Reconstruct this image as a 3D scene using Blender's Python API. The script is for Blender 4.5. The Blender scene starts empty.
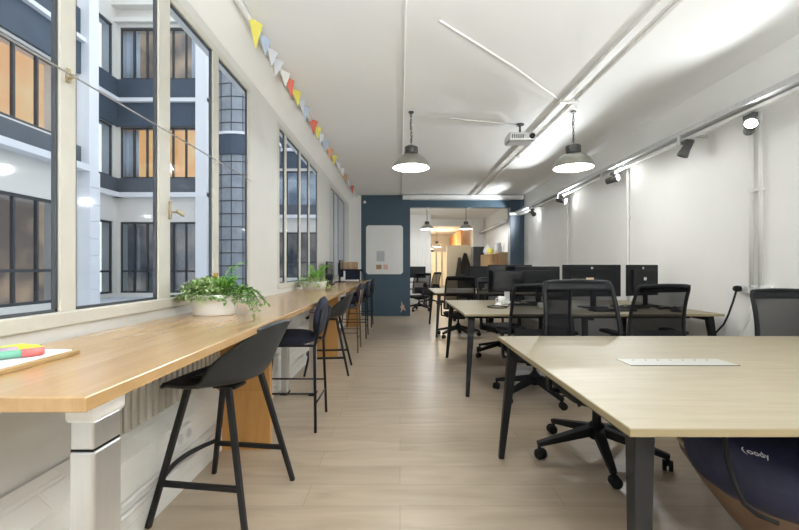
import bpy, bmesh, math, random
from mathutils import Vector, Matrix, Euler
random.seed(7)
PI = math.pi
COL = bpy.context.scene.collection
H, F = 1.16, 400.0

# ------------------------------------------------------------------ materials
def mat(name, col, rough=0.5, metal=0.0, noise=0.0, nscale=8.0, bump=0.0, bscale=60.0, spec=0.5, stretch=None, emit=None, estr=0.0):
    m = bpy.data.materials.new(name); m.use_nodes = True
    nt = m.node_tree; b = nt.nodes['Principled BSDF']
    b.inputs['Base Color'].default_value = (*col, 1)
    b.inputs['Roughness'].default_value = rough
    b.inputs['Metallic'].default_value = metal
    b.inputs['Specular IOR Level'].default_value = spec
    tc = nt.nodes.new('ShaderNodeTexCoord'); mp = nt.nodes.new('ShaderNodeMapping')
    nt.links.new(tc.outputs['Object'], mp.inputs['Vector'])
    if stretch: mp.inputs['Scale'].default_value = stretch
    if noise > 0:
        n = nt.nodes.new('ShaderNodeTexNoise'); n.inputs['Scale'].default_value = nscale; n.inputs['Detail'].default_value = 5
        nt.links.new(mp.outputs[0], n.inputs['Vector'])
        mx = nt.nodes.new('ShaderNodeMix'); mx.data_type = 'RGBA'
        mx.inputs[6].default_value = (*[max(0, c*(1-noise)) for c in col], 1)
        mx.inputs[7].default_value = (*[min(1, c*(1+noise)) for c in col], 1)
        nt.links.new(n.outputs['Fac'], mx.inputs[0]); nt.links.new(mx.outputs[2], b.inputs['Base Color'])
    if bump > 0:
        n2 = nt.nodes.new('ShaderNodeTexNoise'); n2.inputs['Scale'].default_value = bscale; n2.inputs['Detail'].default_value = 4
        nt.links.new(mp.outputs[0], n2.inputs['Vector'])
        bp = nt.nodes.new('ShaderNodeBump'); bp.inputs['Strength'].default_value = bump; bp.inputs['Distance'].default_value = 0.01
        nt.links.new(n2.outputs['Fac'], bp.inputs['Height']); nt.links.new(bp.outputs[0], b.inputs['Normal'])
    if emit:
        b.inputs['Emission Color'].default_value = (*emit, 1); b.inputs['Emission Strength'].default_value = estr
    return m

def plank_mat(name, c1, c2, groove, length, width, rough, along='X', grain=0.25, gsize=0.004, spec=0.5, gs=(1.6, 16, 16)):
    """Staggered boards: long axis along X or Y of object space, with grain."""
    m = bpy.data.materials.new(name); m.use_nodes = True
    nt = m.node_tree; b = nt.nodes['Principled BSDF']; b.inputs['Roughness'].default_value = rough
    b.inputs['Specular IOR Level'].default_value = spec
    tc = nt.nodes.new('ShaderNodeTexCoord'); mp = nt.nodes.new('ShaderNodeMapping')
    if along == 'Y': mp.inputs['Rotation'].default_value = (0, 0, PI/2)
    if along == 'Z': mp.inputs['Rotation'].default_value = (0, PI/2, 0) 
    nt.links.new(tc.outputs['Object'], mp.inputs['Vector'])
    br = nt.nodes.new('ShaderNodeTexBrick')
    br.offset = 0.37; br.offset_frequency = 2
    for k, v in (('Color1', (*c1, 1)), ('Color2', (*c2, 1)), ('Mortar', (*groove, 1))): br.inputs[k].default_value = v
    br.inputs['Scale'].default_value = 1.0; br.inputs['Mortar Size'].default_value = gsize
    br.inputs['Mortar Smooth'].default_value = 0.2
    br.inputs['Brick Width'].default_value = length; br.inputs['Row Height'].default_value = width
    nt.links.new(mp.outputs[0], br.inputs['Vector'])
    st = nt.nodes.new('ShaderNodeMapping'); st.inputs['Scale'].default_value = gs
    nt.links.new(mp.outputs[0], st.inputs['Vector'])
    n = nt.nodes.new('ShaderNodeTexNoise'); n.inputs['Scale'].default_value = 2.2; n.inputs['Detail'].default_value = 6; n.inputs['Distortion'].default_value = 0.6
    nt.links.new(st.outputs[0], n.inputs['Vector'])
    rp = nt.nodes.new('ShaderNodeValToRGB')
    rp.color_ramp.elements[0].position = 0.3; rp.color_ramp.elements[0].color = (1-grain, 1-grain*1.15, 1-grain*1.3, 1)
    rp.color_ramp.elements[1].position = 0.7; rp.color_ramp.elements[1].color = (1, 1, 1, 1)
    nt.links.new(n.outputs['Fac'], rp.inputs[0])
    mx = nt.nodes.new('ShaderNodeMix'); mx.data_type = 'RGBA'; mx.blend_type = 'MULTIPLY'; mx.inputs[0].default_value = 1
    nt.links.new(br.outputs['Color'], mx.inputs[6]); nt.links.new(rp.outputs[0], mx.inputs[7])
    nt.links.new(mx.outputs[2], b.inputs['Base Color'])
    return m

def glass_mat(name, tint=(1, 1, 1), refl=0.06):
    m = bpy.data.materials.new(name); m.use_nodes = True
    nt = m.node_tree; nt.nodes.clear()
    o = nt.nodes.new('ShaderNodeOutputMaterial'); t = nt.nodes.new('ShaderNodeBsdfTransparent'); g = nt.nodes.new('ShaderNodeBsdfGlossy')
    t.inputs[0].default_value = (*tint, 1); g.inputs['Roughness'].default_value = 0.04
    mx = nt.nodes.new('ShaderNodeMixShader')
    n = nt.nodes.new('ShaderNodeTexNoise'); n.inputs['Scale'].default_value = 35
    mt = nt.nodes.new('ShaderNodeMath'); mt.operation = 'MULTIPLY'; mt.inputs[1].default_value = refl*2
    nt.links.new(n.outputs['Fac'], mt.inputs[0]); nt.links.new(mt.outputs[0], mx.inputs[0])
    nt.links.new(t.outputs[0], mx.inputs[1]); nt.links.new(g.outputs[0], mx.inputs[2]); nt.links.new(mx.outputs[0], o.inputs[0])
    return m

def mesh_fabric(name, col, open_):
    """Woven net: opaque threads mixed with holes."""
    m = bpy.data.materials.new(name); m.use_nodes = True
    nt = m.node_tree; b = nt.nodes['Principled BSDF']; o = nt.nodes['Material Output']
    b.inputs['Base Color'].default_value = (*col, 1); b.inputs['Roughness'].default_value = 0.8; b.inputs['Specular IOR Level'].default_value = .15
    t = nt.nodes.new('ShaderNodeBsdfTransparent'); mx = nt.nodes.new('ShaderNodeMixShader')
    mx.inputs[0].default_value = 1-open_
    nt.links.new(t.outputs[0], mx.inputs[1]); nt.links.new(b.outputs[0], mx.inputs[2]); nt.links.new(mx.outputs[0], o.inputs[0])
    return m

def emit_mat(name, c1, c2, s, scale=1.5):
    m = bpy.data.materials.new(name); m.use_nodes = True
    nt = m.node_tree; nt.nodes.clear()
    o = nt.nodes.new('ShaderNodeOutputMaterial'); e = nt.nodes.new('ShaderNodeEmission')
    n = nt.nodes.new('ShaderNodeTexNoise'); n.inputs['Scale'].default_value = scale; n.inputs['Detail'].default_value = 2
    tc = nt.nodes.new('ShaderNodeTexCoord'); nt.links.new(tc.outputs['Object'], n.inputs['Vector'])
    rp = nt.nodes.new('ShaderNodeValToRGB'); rp.color_ramp.elements[0].position = .4; rp.color_ramp.elements[1].position = .6
    rp.color_ramp.elements[0].color = (*c1, 1); rp.color_ramp.elements[1].color = (*c2, 1)
    nt.links.new(n.outputs['Fac'], rp.inputs[0]); nt.links.new(rp.outputs[0], e.inputs[0]); e.inputs[1].default_value = s
    nt.links.new(e.outputs[0], o.inputs[0])
    return m

M = dict(
    wall=mat('white_plaster', (.85, .84, .815), .7, noise=.03, nscale=3, bump=.15, bscale=12),
    ceil=mat('ceiling_plaster', (.88, .875, .86), .75, noise=.035, nscale=1.3, bump=.1, bscale=6),
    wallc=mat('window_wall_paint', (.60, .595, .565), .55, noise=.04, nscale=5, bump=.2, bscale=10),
    cream=mat('cream_paint', (.53, .515, .455), .5, noise=.06, nscale=9, bump=.2, bscale=18),
    plinth=mat('plinth_paint', (.74, .72, .66), .55, noise=.06, nscale=6, bump=.3, bscale=14),
    floor=plank_mat('oak_laminate', (.49, .405, .305), (.435, .355, .262), (.33, .26, .185), 1.28, .195, .33, 'X', .20, .0018, gs=(.9, 6, 6)),
    counter=plank_mat('beech_block', (.52, .335, .165), (.47, .295, .13), (.43, .255, .105), .55, .055, .24, 'Y', .12, .0006),
    counter_panel=plank_mat('beech_board', (.60, .32, .10), (.50, .25, .07), (.36, .19, .07), .6, .06, .4, 'Z', .2, .001),
    desk=plank_mat('light_oak_desk', (.275, .232, .152), (.275, .232, .152), (.275, .232, .152), 9, 9, .5, 'X', .16, .0001),
    deskedge=mat('desk_edge_band', (.27, .215, .12), .5, noise=.08),
    black=mat('black_powder_coat', (.009, .0095, .011), .5, noise=.15, spec=.35),
    plastic=mat('black_plastic', (.008, .0085, .010), .6, noise=.15, spec=.3),
    rubber=mat('black_rubber', (.008, .008, .009), .75, noise=.1, spec=.3),
    fabric=mat('black_seat_fabric', (.011, .0115, .013), .9, noise=.2, bump=.3, bscale=200),
    net=mesh_fabric('chair_net', (.006, .0065, .008), .20),
    leather=mat('dark_grey_leather', (.022, .027, .030), .42, noise=.18, bump=.25, bscale=120),
    velvet=mat('navy_velvet', (.010, .013, .030), .85, noise=.25, bump=.2, bscale=150),
    navy=mat('navy_nylon', (.006, .010, .042), .6, noise=.25, bump=.4, bscale=25),
    steel=mat('brushed_steel', (.62, .61, .60), .35, metal=.85, noise=.06, stretch=(20, 20, 1)),
    alu=mat('aluminium', (.70, .70, .70), .4, metal=.6, noise=.05),
    flap=mat('satin_flap', (.36, .35, .32), .5, metal=.2, noise=.04),
    nickel=mat('pendant_metal', (.42, .42, .38), .3, metal=.85, noise=.1),
    iron=mat('dark_iron', (.10, .10, .095), .5, metal=.4, noise=.2),
    shadein=mat('white_enamel', (.9, .88, .80), .4, noise=.03),
    whitep=mat('white_plastic', (.80, .80, .78), .4, noise=.03),
    whitepipe=mat('white_pipe_paint', (.78, .77, .74), .5, noise=.05),
    tray=mat('galvanised_tray', (.52, .52, .52), .45, metal=.4, noise=.2, nscale=30),
    blue=mat('petrol_blue_paint', (.042, .082, .118), .5, noise=.08, nscale=4),
    bluemetal=mat('blue_metal', (.05, .085, .125), .4, noise=.08),
    paper=mat('white_paper', (.82, .82, .82), .7, noise=.02),
    glass=glass_mat('window_glass', (.93, .96, .98), .016),
    frosted=None,
    glass_out=glass_mat('courtyard_glass', (.86, .90, .94), .045),
    sash=mat('dark_steel_sash', (.055, .06, .066), .5, noise=.2),
    fac_white=mat('facade_white', (.78, .79, .82), .8, noise=.05, nscale=2),
    fac_cream=mat('facade_cream', (.74, .72, .67), .8, noise=.05, nscale=2),
    fac_blue=mat('facade_blue_panel', (.055, .08, .115), .6, noise=.35, nscale=2.5),
    fac_grey=mat('facade_grey_panel', (.10, .115, .135), .6, noise=.3, nscale=3),
    zinc=mat('zinc_roof', (.60, .65, .72), .5, noise=.15),
    warm=emit_mat('lit_room', (1.0, .48, .17), (1.0, .62, .27), .75),
    warm_dim=emit_mat('lit_room_dim', (.16, .12, .10), (.62, .42, .26), .8, 1.0),
    dim=emit_mat('dim_room', (.05, .055, .065), (.22, .19, .17), .8, 1.2),
    cold=emit_mat('cold_room', (.16, .19, .24), (.42, .46, .52), .8, 1.2),
    curtain=mat('white_curtain', (.8, .79, .78), .9, noise=.05),
    lampglow=mat('lamp_glow', (1, .95, .8), .4, emit=(1, .92, .72), estr=9),
    spotglow=mat('spot_glow', (1, 1, .95), .4, emit=(1, .96, .88), estr=16),
    pot=mat('white_ceramic', (.82, .81, .79), .35, noise=.02),
    soil=mat('soil', (.05, .035, .025), .95, noise=.4, nscale=40),
    leaf=mat('leaf_green', (.15, .31, .065), .5, noise=.55, nscale=30),
    leafv=mat('variegated_leaf', (.40, .52, .24), .5, noise=.75, nscale=45),
    fern=mat('fern_green', (.24, .55, .05), .5, noise=.35, nscale=20),
    stem=mat('plant_stem', (.09, .16, .05), .6, noise=.2),
    coir=mat('coir_pole', (.34, .22, .05), .95, noise=.4, nscale=60, bump=.6, bscale=120),
    card=mat('brown_card', (.42, .28, .16), .8, noise=.12),
    boardwood=mat('tray_wood', (.40, .26, .11), .6, noise=.2),
    tub=mat('brown_tub', (.17, .105, .066), .6, noise=.12, nscale=5),
    tubin=mat('tan_rim', (.50, .36, .22), .6, noise=.12),
    shelfwood=mat('pine_shelf', (.52, .36, .19), .6, noise=.12),
    handle=mat('aged_brass', (.40, .33, .20), .45, metal=.3, noise=.2),
    brass=mat('walnut_leg', (.11, .07, .04), .5, noise=.2),
    screen=mat('screen_glass', (.008, .009, .011), .12, noise=.1),
    darkcab=mat('dark_cabinet', (.03, .032, .035), .55, noise=.1),
    blind=mat('cream_blind', (.80, .74, .56), .7, noise=.04),
    orange=mat('orange_book_lit_wall', (.72, .34, .13), .7, noise=.1),  # book cover, and warm lamplight painted on the far room wall
    pink=mat('pale_pink', (.62, .40, .34), .7, noise=.15),
    f_yellow=mat('flag_yellow', (.66, .60, .12), .8, noise=.1), f_grey=mat('flag_grey', (.55, .57, .60), .8, noise=.1),
    f_blue=mat('flag_pale_blue', (.42, .50, .62), .8, noise=.1), f_red=mat('flag_red', (.62, .15, .10), .8, noise=.1),
    f_white=mat('flag_white', (.74, .73, .70), .8, noise=.05), f_orange=mat('flag_orange', (.62, .32, .17), .8, noise=.1),
    p_lime=mat('lime_paper', (.68, .80, .06), .6, noise=.15), p_mint=mat('mint_marker', (.18, .45, .33), .4, noise=.1),
    p_red=mat('coral_cap', (.75, .17, .16), .4, noise=.1), p_lilac=mat('lilac_marker', (.45, .33, .42), .5, noise=.1),
    lettering=mat('white_print', (.70, .72, .76), .6, noise=.03),
    foodlabel=mat('tan_sticker', (.70, .50, .33), .6, noise=.2),
    clay=mat('grey_ceramic', (.45, .47, .49), .5, noise=.1),
    brick=mat('painted_brick', (.76, .75, .70), .6, noise=.04),
)
M['frosted'] = mat('frosted_glass', (.8, .84, .9), .5, noise=.06, nscale=2)
M['frosted'].node_tree.nodes['Principled BSDF'].inputs['Transmission Weight'].default_value = .75
_c = M['counter'].node_tree.nodes['Principled BSDF']; _c.inputs['Coat Weight'].default_value = .4; _c.inputs['Coat Roughness'].default_value = .22
_nt = M['brick'].node_tree
_b = _nt.nodes.new('ShaderNodeTexBrick'); _b.inputs['Scale'].default_value = 1; _b.inputs['Brick Width'].default_value = .22; _b.inputs['Row Height'].default_value = .07; _b.inputs['Mortar Size'].default_value = .006
_m = _nt.nodes.new('ShaderNodeMapping'); _m.inputs['Rotation'].default_value = (PI/2, 0, PI/2)
_tc = _nt.nodes.new('ShaderNodeTexCoord'); _sx = _nt.nodes.new('ShaderNodeSeparateXYZ'); _cx = _nt.nodes.new('ShaderNodeCombineXYZ')
_nt.links.new(_tc.outputs['Object'], _sx.inputs[0]); _nt.links.new(_sx.outputs[1], _cx.inputs[0]); _nt.links.new(_sx.outputs[2], _cx.inputs[1])
_nt.links.new(_cx.outputs[0], _b.inputs['Vector'])
_bp = _nt.nodes.new('ShaderNodeBump'); _bp.inputs['Strength'].default_value = .7; _bp.inputs['Distance'].default_value = .008; _bp.invert = True
_nt.links.new(_b.outputs['Fac'], _bp.inputs['Height']); _nt.links.new(_bp.outputs[0], _nt.nodes['Principled BSDF'].inputs['Normal'])

# ------------------------------------------------------------------ mesh builder
class MB:
    def __init__(s): s.bm = bmesh.new()
    def box(s, a, b, rot=None, pivot=None):
        """axis box between corners a and b, optional rotation matrix about pivot"""
        vs = [s.bm.verts.new((x, y, z)) for x in (a[0], b[0]) for y in (a[1], b[1]) for z in (a[2], b[2])]
        for f in ((0, 1, 3, 2), (4, 6, 7, 5), (0, 4, 5, 1), (2, 3, 7, 6), (0, 2, 6, 4), (1, 5, 7, 3)):
            s.bm.faces.new([vs[i] for i in f])
        if rot is not None:
            p = Vector(pivot) if pivot else Vector([(a[i]+b[i])/2 for i in range(3)])
            for v in vs: v.co = rot @ (v.co - p) + p
        return s
    def bar(s, p0, p1, w0, h0, w1=None, h1=None, up=(0, 0, 1)):
        """rectangular tapered bar from p0 to p1"""
        w1 = w0 if w1 is None else w1; h1 = h0 if h1 is None else h1
        p0, p1 = Vector(p0), Vector(p1); d = (p1-p0).normalized(); u = Vector(up)
        if abs(d.dot(u)) > .95: u = Vector((0, 1, 0))
        x = d.cross(u).normalized(); y = x.cross(d).normalized()
        ring = []
        for p, w, h in ((p0, w0, h0), (p1, w1, h1)):
            ring.append([s.bm.verts.new(p + x*sx*w/2 + y*sy*h/2) for sx, sy in ((-1, -1), (1, -1), (1, 1), (-1, 1))])
        for i in range(4): s.bm.faces.new((ring[0][i], ring[0][(i+1) % 4], ring[1][(i+1) % 4], ring[1][i]))
        s.bm.faces.new(ring[0][::-1]); s.bm.faces.new(ring[1])
        return s
    def tube(s, pts, r, seg=8, closed=False):
        pts = [Vector(p) for p in pts]; n = len(pts); rings = []
        rr = r if isinstance(r, (list, tuple)) else [r]*n
        prev = None
        for i, p in enumerate(pts):
            if closed: d = pts[(i+1) % n]-pts[i-1]
            else: d = pts[min(i+1, n-1)]-pts[max(i-1, 0)]
            d = d.normalized() if d.length > 1e-9 else Vector((0, 0, 1))
            if prev is None:
                u = Vector((0, 0, 1)) if abs(d.z) < .9 else Vector((0, 1, 0))
                x = d.cross(u).normalized()
            else:
                x = (prev - d*prev.dot(d)).normalized()
            prev = x; y = d.cross(x)
            rings.append([s.bm.verts.new(p + (x*math.cos(2*PI*k/seg)+y*math.sin(2*PI*k/seg))*rr[i]) for k in range(seg)])
        for i in range(n if closed else n-1):
            a, b = rings[i], rings[(i+1) % n]
            for k in range(seg): s.bm.faces.new((a[k], a[(k+1) % seg], b[(k+1) % seg], b[k]))
        if not closed: s.bm.faces.new(rings[0][::-1]); s.bm.faces.new(rings[-1])
        return s
    def lathe(s, prof, c=(0, 0, 0), seg=28, sx=1.0, sy=1.0, cap=True, axis='Z'):
        rings = []
        for r, z in prof:
            ring = []
            for k in range(seg):
                a = 2*PI*k/seg; v = Vector((math.cos(a)*r*sx, math.sin(a)*r*sy, z))
                if axis == 'X': v = Vector((v.z, v.x, v.y))
                if axis == 'Y': v = Vector((v.x, v.z, v.y))
                ring.append(s.bm.verts.new(v+Vector(c)))
            rings.append(ring)
        for a, b in zip(rings, rings[1:]):
            for k in range(seg): s.bm.faces.new((a[k], a[(k+1) % seg], b[(k+1) % seg], b[k]))
        if cap: s.bm.faces.new(rings[0][::-1]); s.bm.faces.new(rings[-1])
        return s
    def grid(s, f, nu, nv, thick=0.0, wrap=False):
        """surface f(u,v) for u,v in 0..1; thick gives it a back face along the vertex normals"""
        g = [[Vector(f(i/nu, j/nv)) for j in range(nv+1)] for i in range(nu+1)]
        top = [[s.bm.verts.new(p) for p in row] for row in g]
        for i in range(nu):
            for j in range(nv): s.bm.faces.new((top[i][j], top[i+1][j], top[i+1][j+1], top[i][j+1]))
        if thick:
            bot = []
            for i in range(nu+1):
                row = []
                for j in range(nv+1):
                    du = g[min(i+1, nu)][j]-g[max(i-1, 0)][j]; dv = g[i][min(j+1, nv)]-g[i][max(j-1, 0)]
                    n = du.cross(dv); n = n.normalized() if n.length > 1e-12 else Vector((0, 0, 1))
                    row.append(s.bm.verts.new(g[i][j]-n*thick))
                bot.append(row)
            for i in range(nu):
                for j in range(nv): s.bm.faces.new((bot[i][j], bot[i][j+1], bot[i+1][j+1], bot[i+1][j]))
            for i in range(nu):
                s.bm.faces.new((top[i][0], bot[i][0], bot[i+1][0], top[i+1][0]))
                s.bm.faces.new((top[i][nv], top[i+1][nv], bot[i+1][nv], bot[i][nv]))
            for j in range(nv):
                s.bm.faces.new((top[0][j], top[0][j+1], bot[0][j+1], bot[0][j]))
                s.bm.faces.new((top[nu][j], bot[nu][j], bot[nu][j+1], top[nu][j+1]))
        return s
    def prism(s, poly, z0, z1):
        a = [s.bm.verts.new((x, y, z0)) for x, y in poly]; b = [s.bm.verts.new((x, y, z1)) for x, y in poly]
        n = len(poly)
        s.bm.faces.new(a[::-1]); s.bm.faces.new(b)
        for i in range(n): s.bm.faces.new((a[i], a[(i+1) % n], b[(i+1) % n], b[i]))
        return s
    def face(s, pts): s.bm.faces.new([s.bm.verts.new(p) for p in pts]); return s
    def xf(s, mtx): bmesh.ops.transform(s.bm, matrix=mtx, verts=s.bm.verts); return s
    def build(s, name, m, parent=None, smooth=False, bevel=0.0, sub=0, recalc=True, kind=None, seg=2):
        if recalc: bmesh.ops.recalc_face_normals(s.bm, faces=s.bm.faces)
        me = bpy.data.meshes.new(name); s.bm.to_mesh(me); s.bm.free()
        me.materials.append(m)
        if smooth:
            for p in me.polygons: p.use_smooth = True
        o = bpy.data.objects.new(name, me); COL.objects.link(o)
        if parent: o.parent = parent
        if bevel: 
            b = o.modifiers.new('edge', 'BEVEL'); b.width = bevel; b.segments = seg; b.limit_method = 'ANGLE'; b.angle_limit = math.radians(40)
        if sub:
            q = o.modifiers.new('round', 'SUBSURF'); q.levels = sub; q.render_levels = sub
        if kind: o['kind'] = kind
        return o

def tag(o, label, cat, group=None):
    o['label'] = label; o['category'] = cat
    if group: o['group'] = group
    return o
def thing(name, label, cat, loc=(0, 0, 0), rz=0.0, group=None):
    o = bpy.data.objects.new(name, None); COL.objects.link(o)
    o.empty_display_size = .1; o.location = loc; o.rotation_euler = (0, 0, rz)
    return tag(o, label, cat, group)
def kids(o): return [c for c in bpy.data.objects if c.parent == o]
def copy_tree(o, parent=None):
    c = o.copy(); COL.objects.link(c)
    if parent: c.parent = parent
    for k in kids(o): copy_tree(k, c)
    return c
def struct(mb, name, m, parent=None, **kw):
    o = mb.build(name, m, parent, **kw); o['kind'] = 'structure'; return o
def at(px, py, Y): return Vector(((px-400)/F*Y, Y, H-(py-268)/F*Y))

# ------------------------------------------------------------------ room shell
XW, XR, ZC, YB, YN = -1.24, 3.0, 2.92, 9.67, -3.2
struct(MB().box((-1.6, YN-.2, -.12), (3.3, 21.2, 0)), 'floor', M['floor'])
struct(MB().box((-1.6, YN-.2, ZC), (3.3, 21.2, ZC+.15)), 'ceiling', M['ceil'])
struct(MB().box((XR, YN-.2, 0), (XR+.2, 21.2, ZC)), 'wall_right', M['wall'])
struct(MB().box((-1.6, YN-.2, 0), (3.2, YN, ZC)), 'wall_near', M['wall'])
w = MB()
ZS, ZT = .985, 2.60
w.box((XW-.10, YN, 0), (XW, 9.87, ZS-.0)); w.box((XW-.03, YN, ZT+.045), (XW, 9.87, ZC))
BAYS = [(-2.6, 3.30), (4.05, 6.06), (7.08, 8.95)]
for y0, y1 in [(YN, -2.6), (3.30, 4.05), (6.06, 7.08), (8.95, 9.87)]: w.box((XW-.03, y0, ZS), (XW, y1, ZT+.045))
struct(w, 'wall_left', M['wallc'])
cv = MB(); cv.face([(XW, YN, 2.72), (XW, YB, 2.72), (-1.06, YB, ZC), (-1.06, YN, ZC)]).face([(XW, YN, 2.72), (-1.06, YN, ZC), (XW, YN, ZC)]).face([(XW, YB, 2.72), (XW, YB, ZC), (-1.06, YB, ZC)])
struct(cv, 'trim_1', M['wall'])  # sloped coving added to catch light where the pipes shade the ceiling
def window(n, y0, y1, mull, glassmat):
    """mull: list of (ya, yb) mullions incl. end jambs"""
    root = bpy.data.objects.new('window_%d' % n, None); COL.objects.link(root); root['kind'] = 'structure'
    fr = MB()
    fr.box((XW-.03, y0, ZS-.04), (XW+.012, y1, ZS+.015)); fr.box((XW-.03, y0, ZT), (XW+.006, y1, ZT+.05))
    for a, b in mull: fr.box((XW-.010, a, ZS), (XW+.003, b, ZT+.03))
    o = fr.build('window_frame', M['cream'], root, bevel=.006); o['kind'] = 'structure'
    s = MB(); g = MB()
    for (a, b), (c, d) in zip(mull, mull[1:]):
        ya, yb = b, c
        t = .011
        for q in ((ya, ya+t, ZS, ZT), (yb-t, yb, ZS, ZT)): s.box((XW-.020, q[0], q[2]), (XW-.006, q[1], q[3]))
        for q in ((ZS+.0, ZS+.026), (ZT-t, ZT)): s.box((XW-.020, ya, q[0]), (XW-.006, yb, q[1]))
        g.box((XW-.016, ya, ZS), (XW-.012, yb, ZT))
    o = s.build('steel_sash', M['sash'], root); o['kind'] = 'structure'
    o = g.build('pane', glassmat, root); o['kind'] = 'structure'
    return root
w1 = window(1, -2.6, 3.30, [(-2.6, -2.5), (-1.75, -1.65), (-.95, -.85), (-.15, -.05), (.65, .75), (1.455, 1.530), (2.05, 2.157), (2.645, 2.735), (3.255, 3.30)], M['glass'])
w2 = window(2, 4.05, 6.06, [(4.05, 4.11), (4.30, 4.37), (4.92, 4.99), (5.42, 5.49), (5.99, 6.06)], M['glass'])
w3 = window(3, 7.08, 8.95, [(7.08, 7.14), (7.52, 7.60), (8.05, 8.13), (8.88, 8.95)], M['frosted'])
# window handle, stay rod
ha = MB().box((XW+.003, 2.138, 1.42), (XW+.014, 2.152, 1.52)); ha.bar((XW+.014, 2.145, 1.46), (XW+.05, 2.145, 1.46), .012, .012); ha.bar((XW+.05, 2.135, 1.465), (XW+.05, 2.20, 1.45), .014, .018)
ha.build('window_handle', M['handle'], w1, bevel=.003)['kind'] = 'structure'
ro = MB().tube([(XW+.03, -.6, 1.87), (XW+.03, 3.27, 1.87)], .0035, 6)
tag(ro.build('stay_rod', M['steel']), 'thin steel rod running level across the big left window', 'rod')
br = MB().box((XW+.003, 1.478, 1.85), (XW+.012, 1.494, 1.90)); br.lathe([(.009, 0), (.009, .02)], (XW+.012, 1.485, 1.87), 12, axis='X')
tag(br.build('rod_bracket', M['handle']), 'small round bracket holding the steel rod on the window mullion', 'bracket')
# plinth, under-counter wall and radiator niche
pl = MB().box((XW, YN, 0), (-1.135, 9.6, .36)); pl.face([(-1.135, YN, .36), (-1.135, 9.6, .36), (-1.23, 9.6, .45), (-1.23, YN, .45)])
struct(pl, 'trim_2', M['brick'])
# end wall (blue) with opening to the next office
struct(MB().box((XW, YB, 0), (-.94, YB+.2, ZC)), 'wall_back', M['wall'])
bw = MB().box((-.94, YB, 0), (.245, YB+.22, ZC)); struct(bw, 'wall_end', M['blue'])
struct(MB().box((.245, YB, 2.63), (2.70, YB+.2, 2.80)), 'trim_3', M['blue'])
struct(MB().box((.245, YB, 2.80), (2.70, YB+.2, ZC)), 'trim_4', M['wall'])
co = MB().box((2.66, YB-.02, 0), (2.80, YB+.22, ZC)).box((2.80, YB+.02, 0), (2.93, YB+.2, ZC)).box((2.93, YB-.02, 0), (3.0, YB+.22, ZC))
struct(co, 'trim_5', M['bluemetal'], bevel=.008)
struct(MB().box((-.94, YB-.015, 0), (.245, YB, .09)), 'baseboard_back', M['blue'])

# ------------------------------------------------------------------ ceiling runs
def run(name, label, pts, r, m=M['whitepipe'], cat='pipe'):
    return tag(MB().tube(pts, r, 10).build(name, m, smooth=True), label, cat)
t = thing('cable_duct', 'twin white cable duct running the length of the ceiling right of the lamps', 'duct', (0, 0, 0))
MB().box((1.675, YN, ZC-.035), (1.755, YB, ZC)).build('duct', M['whitepipe'], t, bevel=.004)
MB().tube([(1.83, YN, ZC-.015), (1.83, YB, ZC-.015)], .014).build('conduit', M['whitepipe'], t, smooth=True)
for yy in (2.0, 4.15, 6.2): MB().box((1.66, yy, ZC-.045), (1.86, yy+.03, ZC-.0)).build('clip', M['whitepipe'], t)
run('ceiling_conduit', 'thin white conduit running straight over the aisle to the left pendant', [(.035, YN, ZC-.004), (.035, YB, ZC-.004)], .011)
run('ceiling_conduit', 'diagonal conduit crossing the ceiling from the cable duct towards the window side', [(1.68, 4.18, ZC-.006), (1.0, 3.5, ZC-.004), (.28, 2.84, ZC+.002)], .010)
run('ceiling_conduit', 'short conduit on the ceiling between the cable duct and the right pendant', [(1.76, 4.2, ZC-.012), (1.95, 4.42, ZC-.012)], .008)
run('ceiling_conduit', 'short conduit on the ceiling feeding the projector mount', [(.6, 4.68, ZC-.008), (1.44, 4.9, ZC-.008)], .008)
t = thing('heating_pipe', 'paired white pipes along the top of the window wall above the bunting', 'pipe')
MB().tube([(-1.05, YN, ZC-.03), (-1.05, YB, ZC-.03)], .022, 12).build('pipe', M['whitepipe'], t, smooth=True)
MB().tube([(-1.10, YN, ZC-.02), (-1.10, YB, ZC-.02)], .012, 10).build('thin_pipe', M['whitepipe'], t, smooth=True)

# bunting
tag(MB().tube([(-1.01, 2.5+.12*i, 2.896 - .004*(1-math.cos(i*.7))) for i in range(58)], .003, 5).build('bunting_string', M['whitep']), 'white string of the bunting hanging under the window side pipes', 'string')
FL = [('yellow', 2.80, .20), ('blue', 2.99, .15), ('grey', 3.17, .15), ('grey', 3.32, .14), ('white', 3.52, .15), ('red', 3.65, .19), ('yellow', 3.89, .16), ('grey', 4.10, .16), ('blue', 4.29, .16), ('red', 4.68, .18), ('yellow', 4.90, .16),
      ('grey', 5.15, .16), ('blue', 5.42, .16), ('orange', 5.80, .18), ('yellow', 6.15, .15), ('grey', 6.54, .16), ('white', 6.95, .15), ('orange', 7.4, .17), ('grey', 7.9, .16), ('red', 8.4, .17)]
ORD = ['nearest', 'second', 'third', 'fourth', 'fifth', 'sixth']
cnt = {}; prev = None
tot = {c: sum(1 for f in FL if f[0] == c) for c, _, _ in FL}
nm = {'blue': 'pale blue'}
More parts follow.
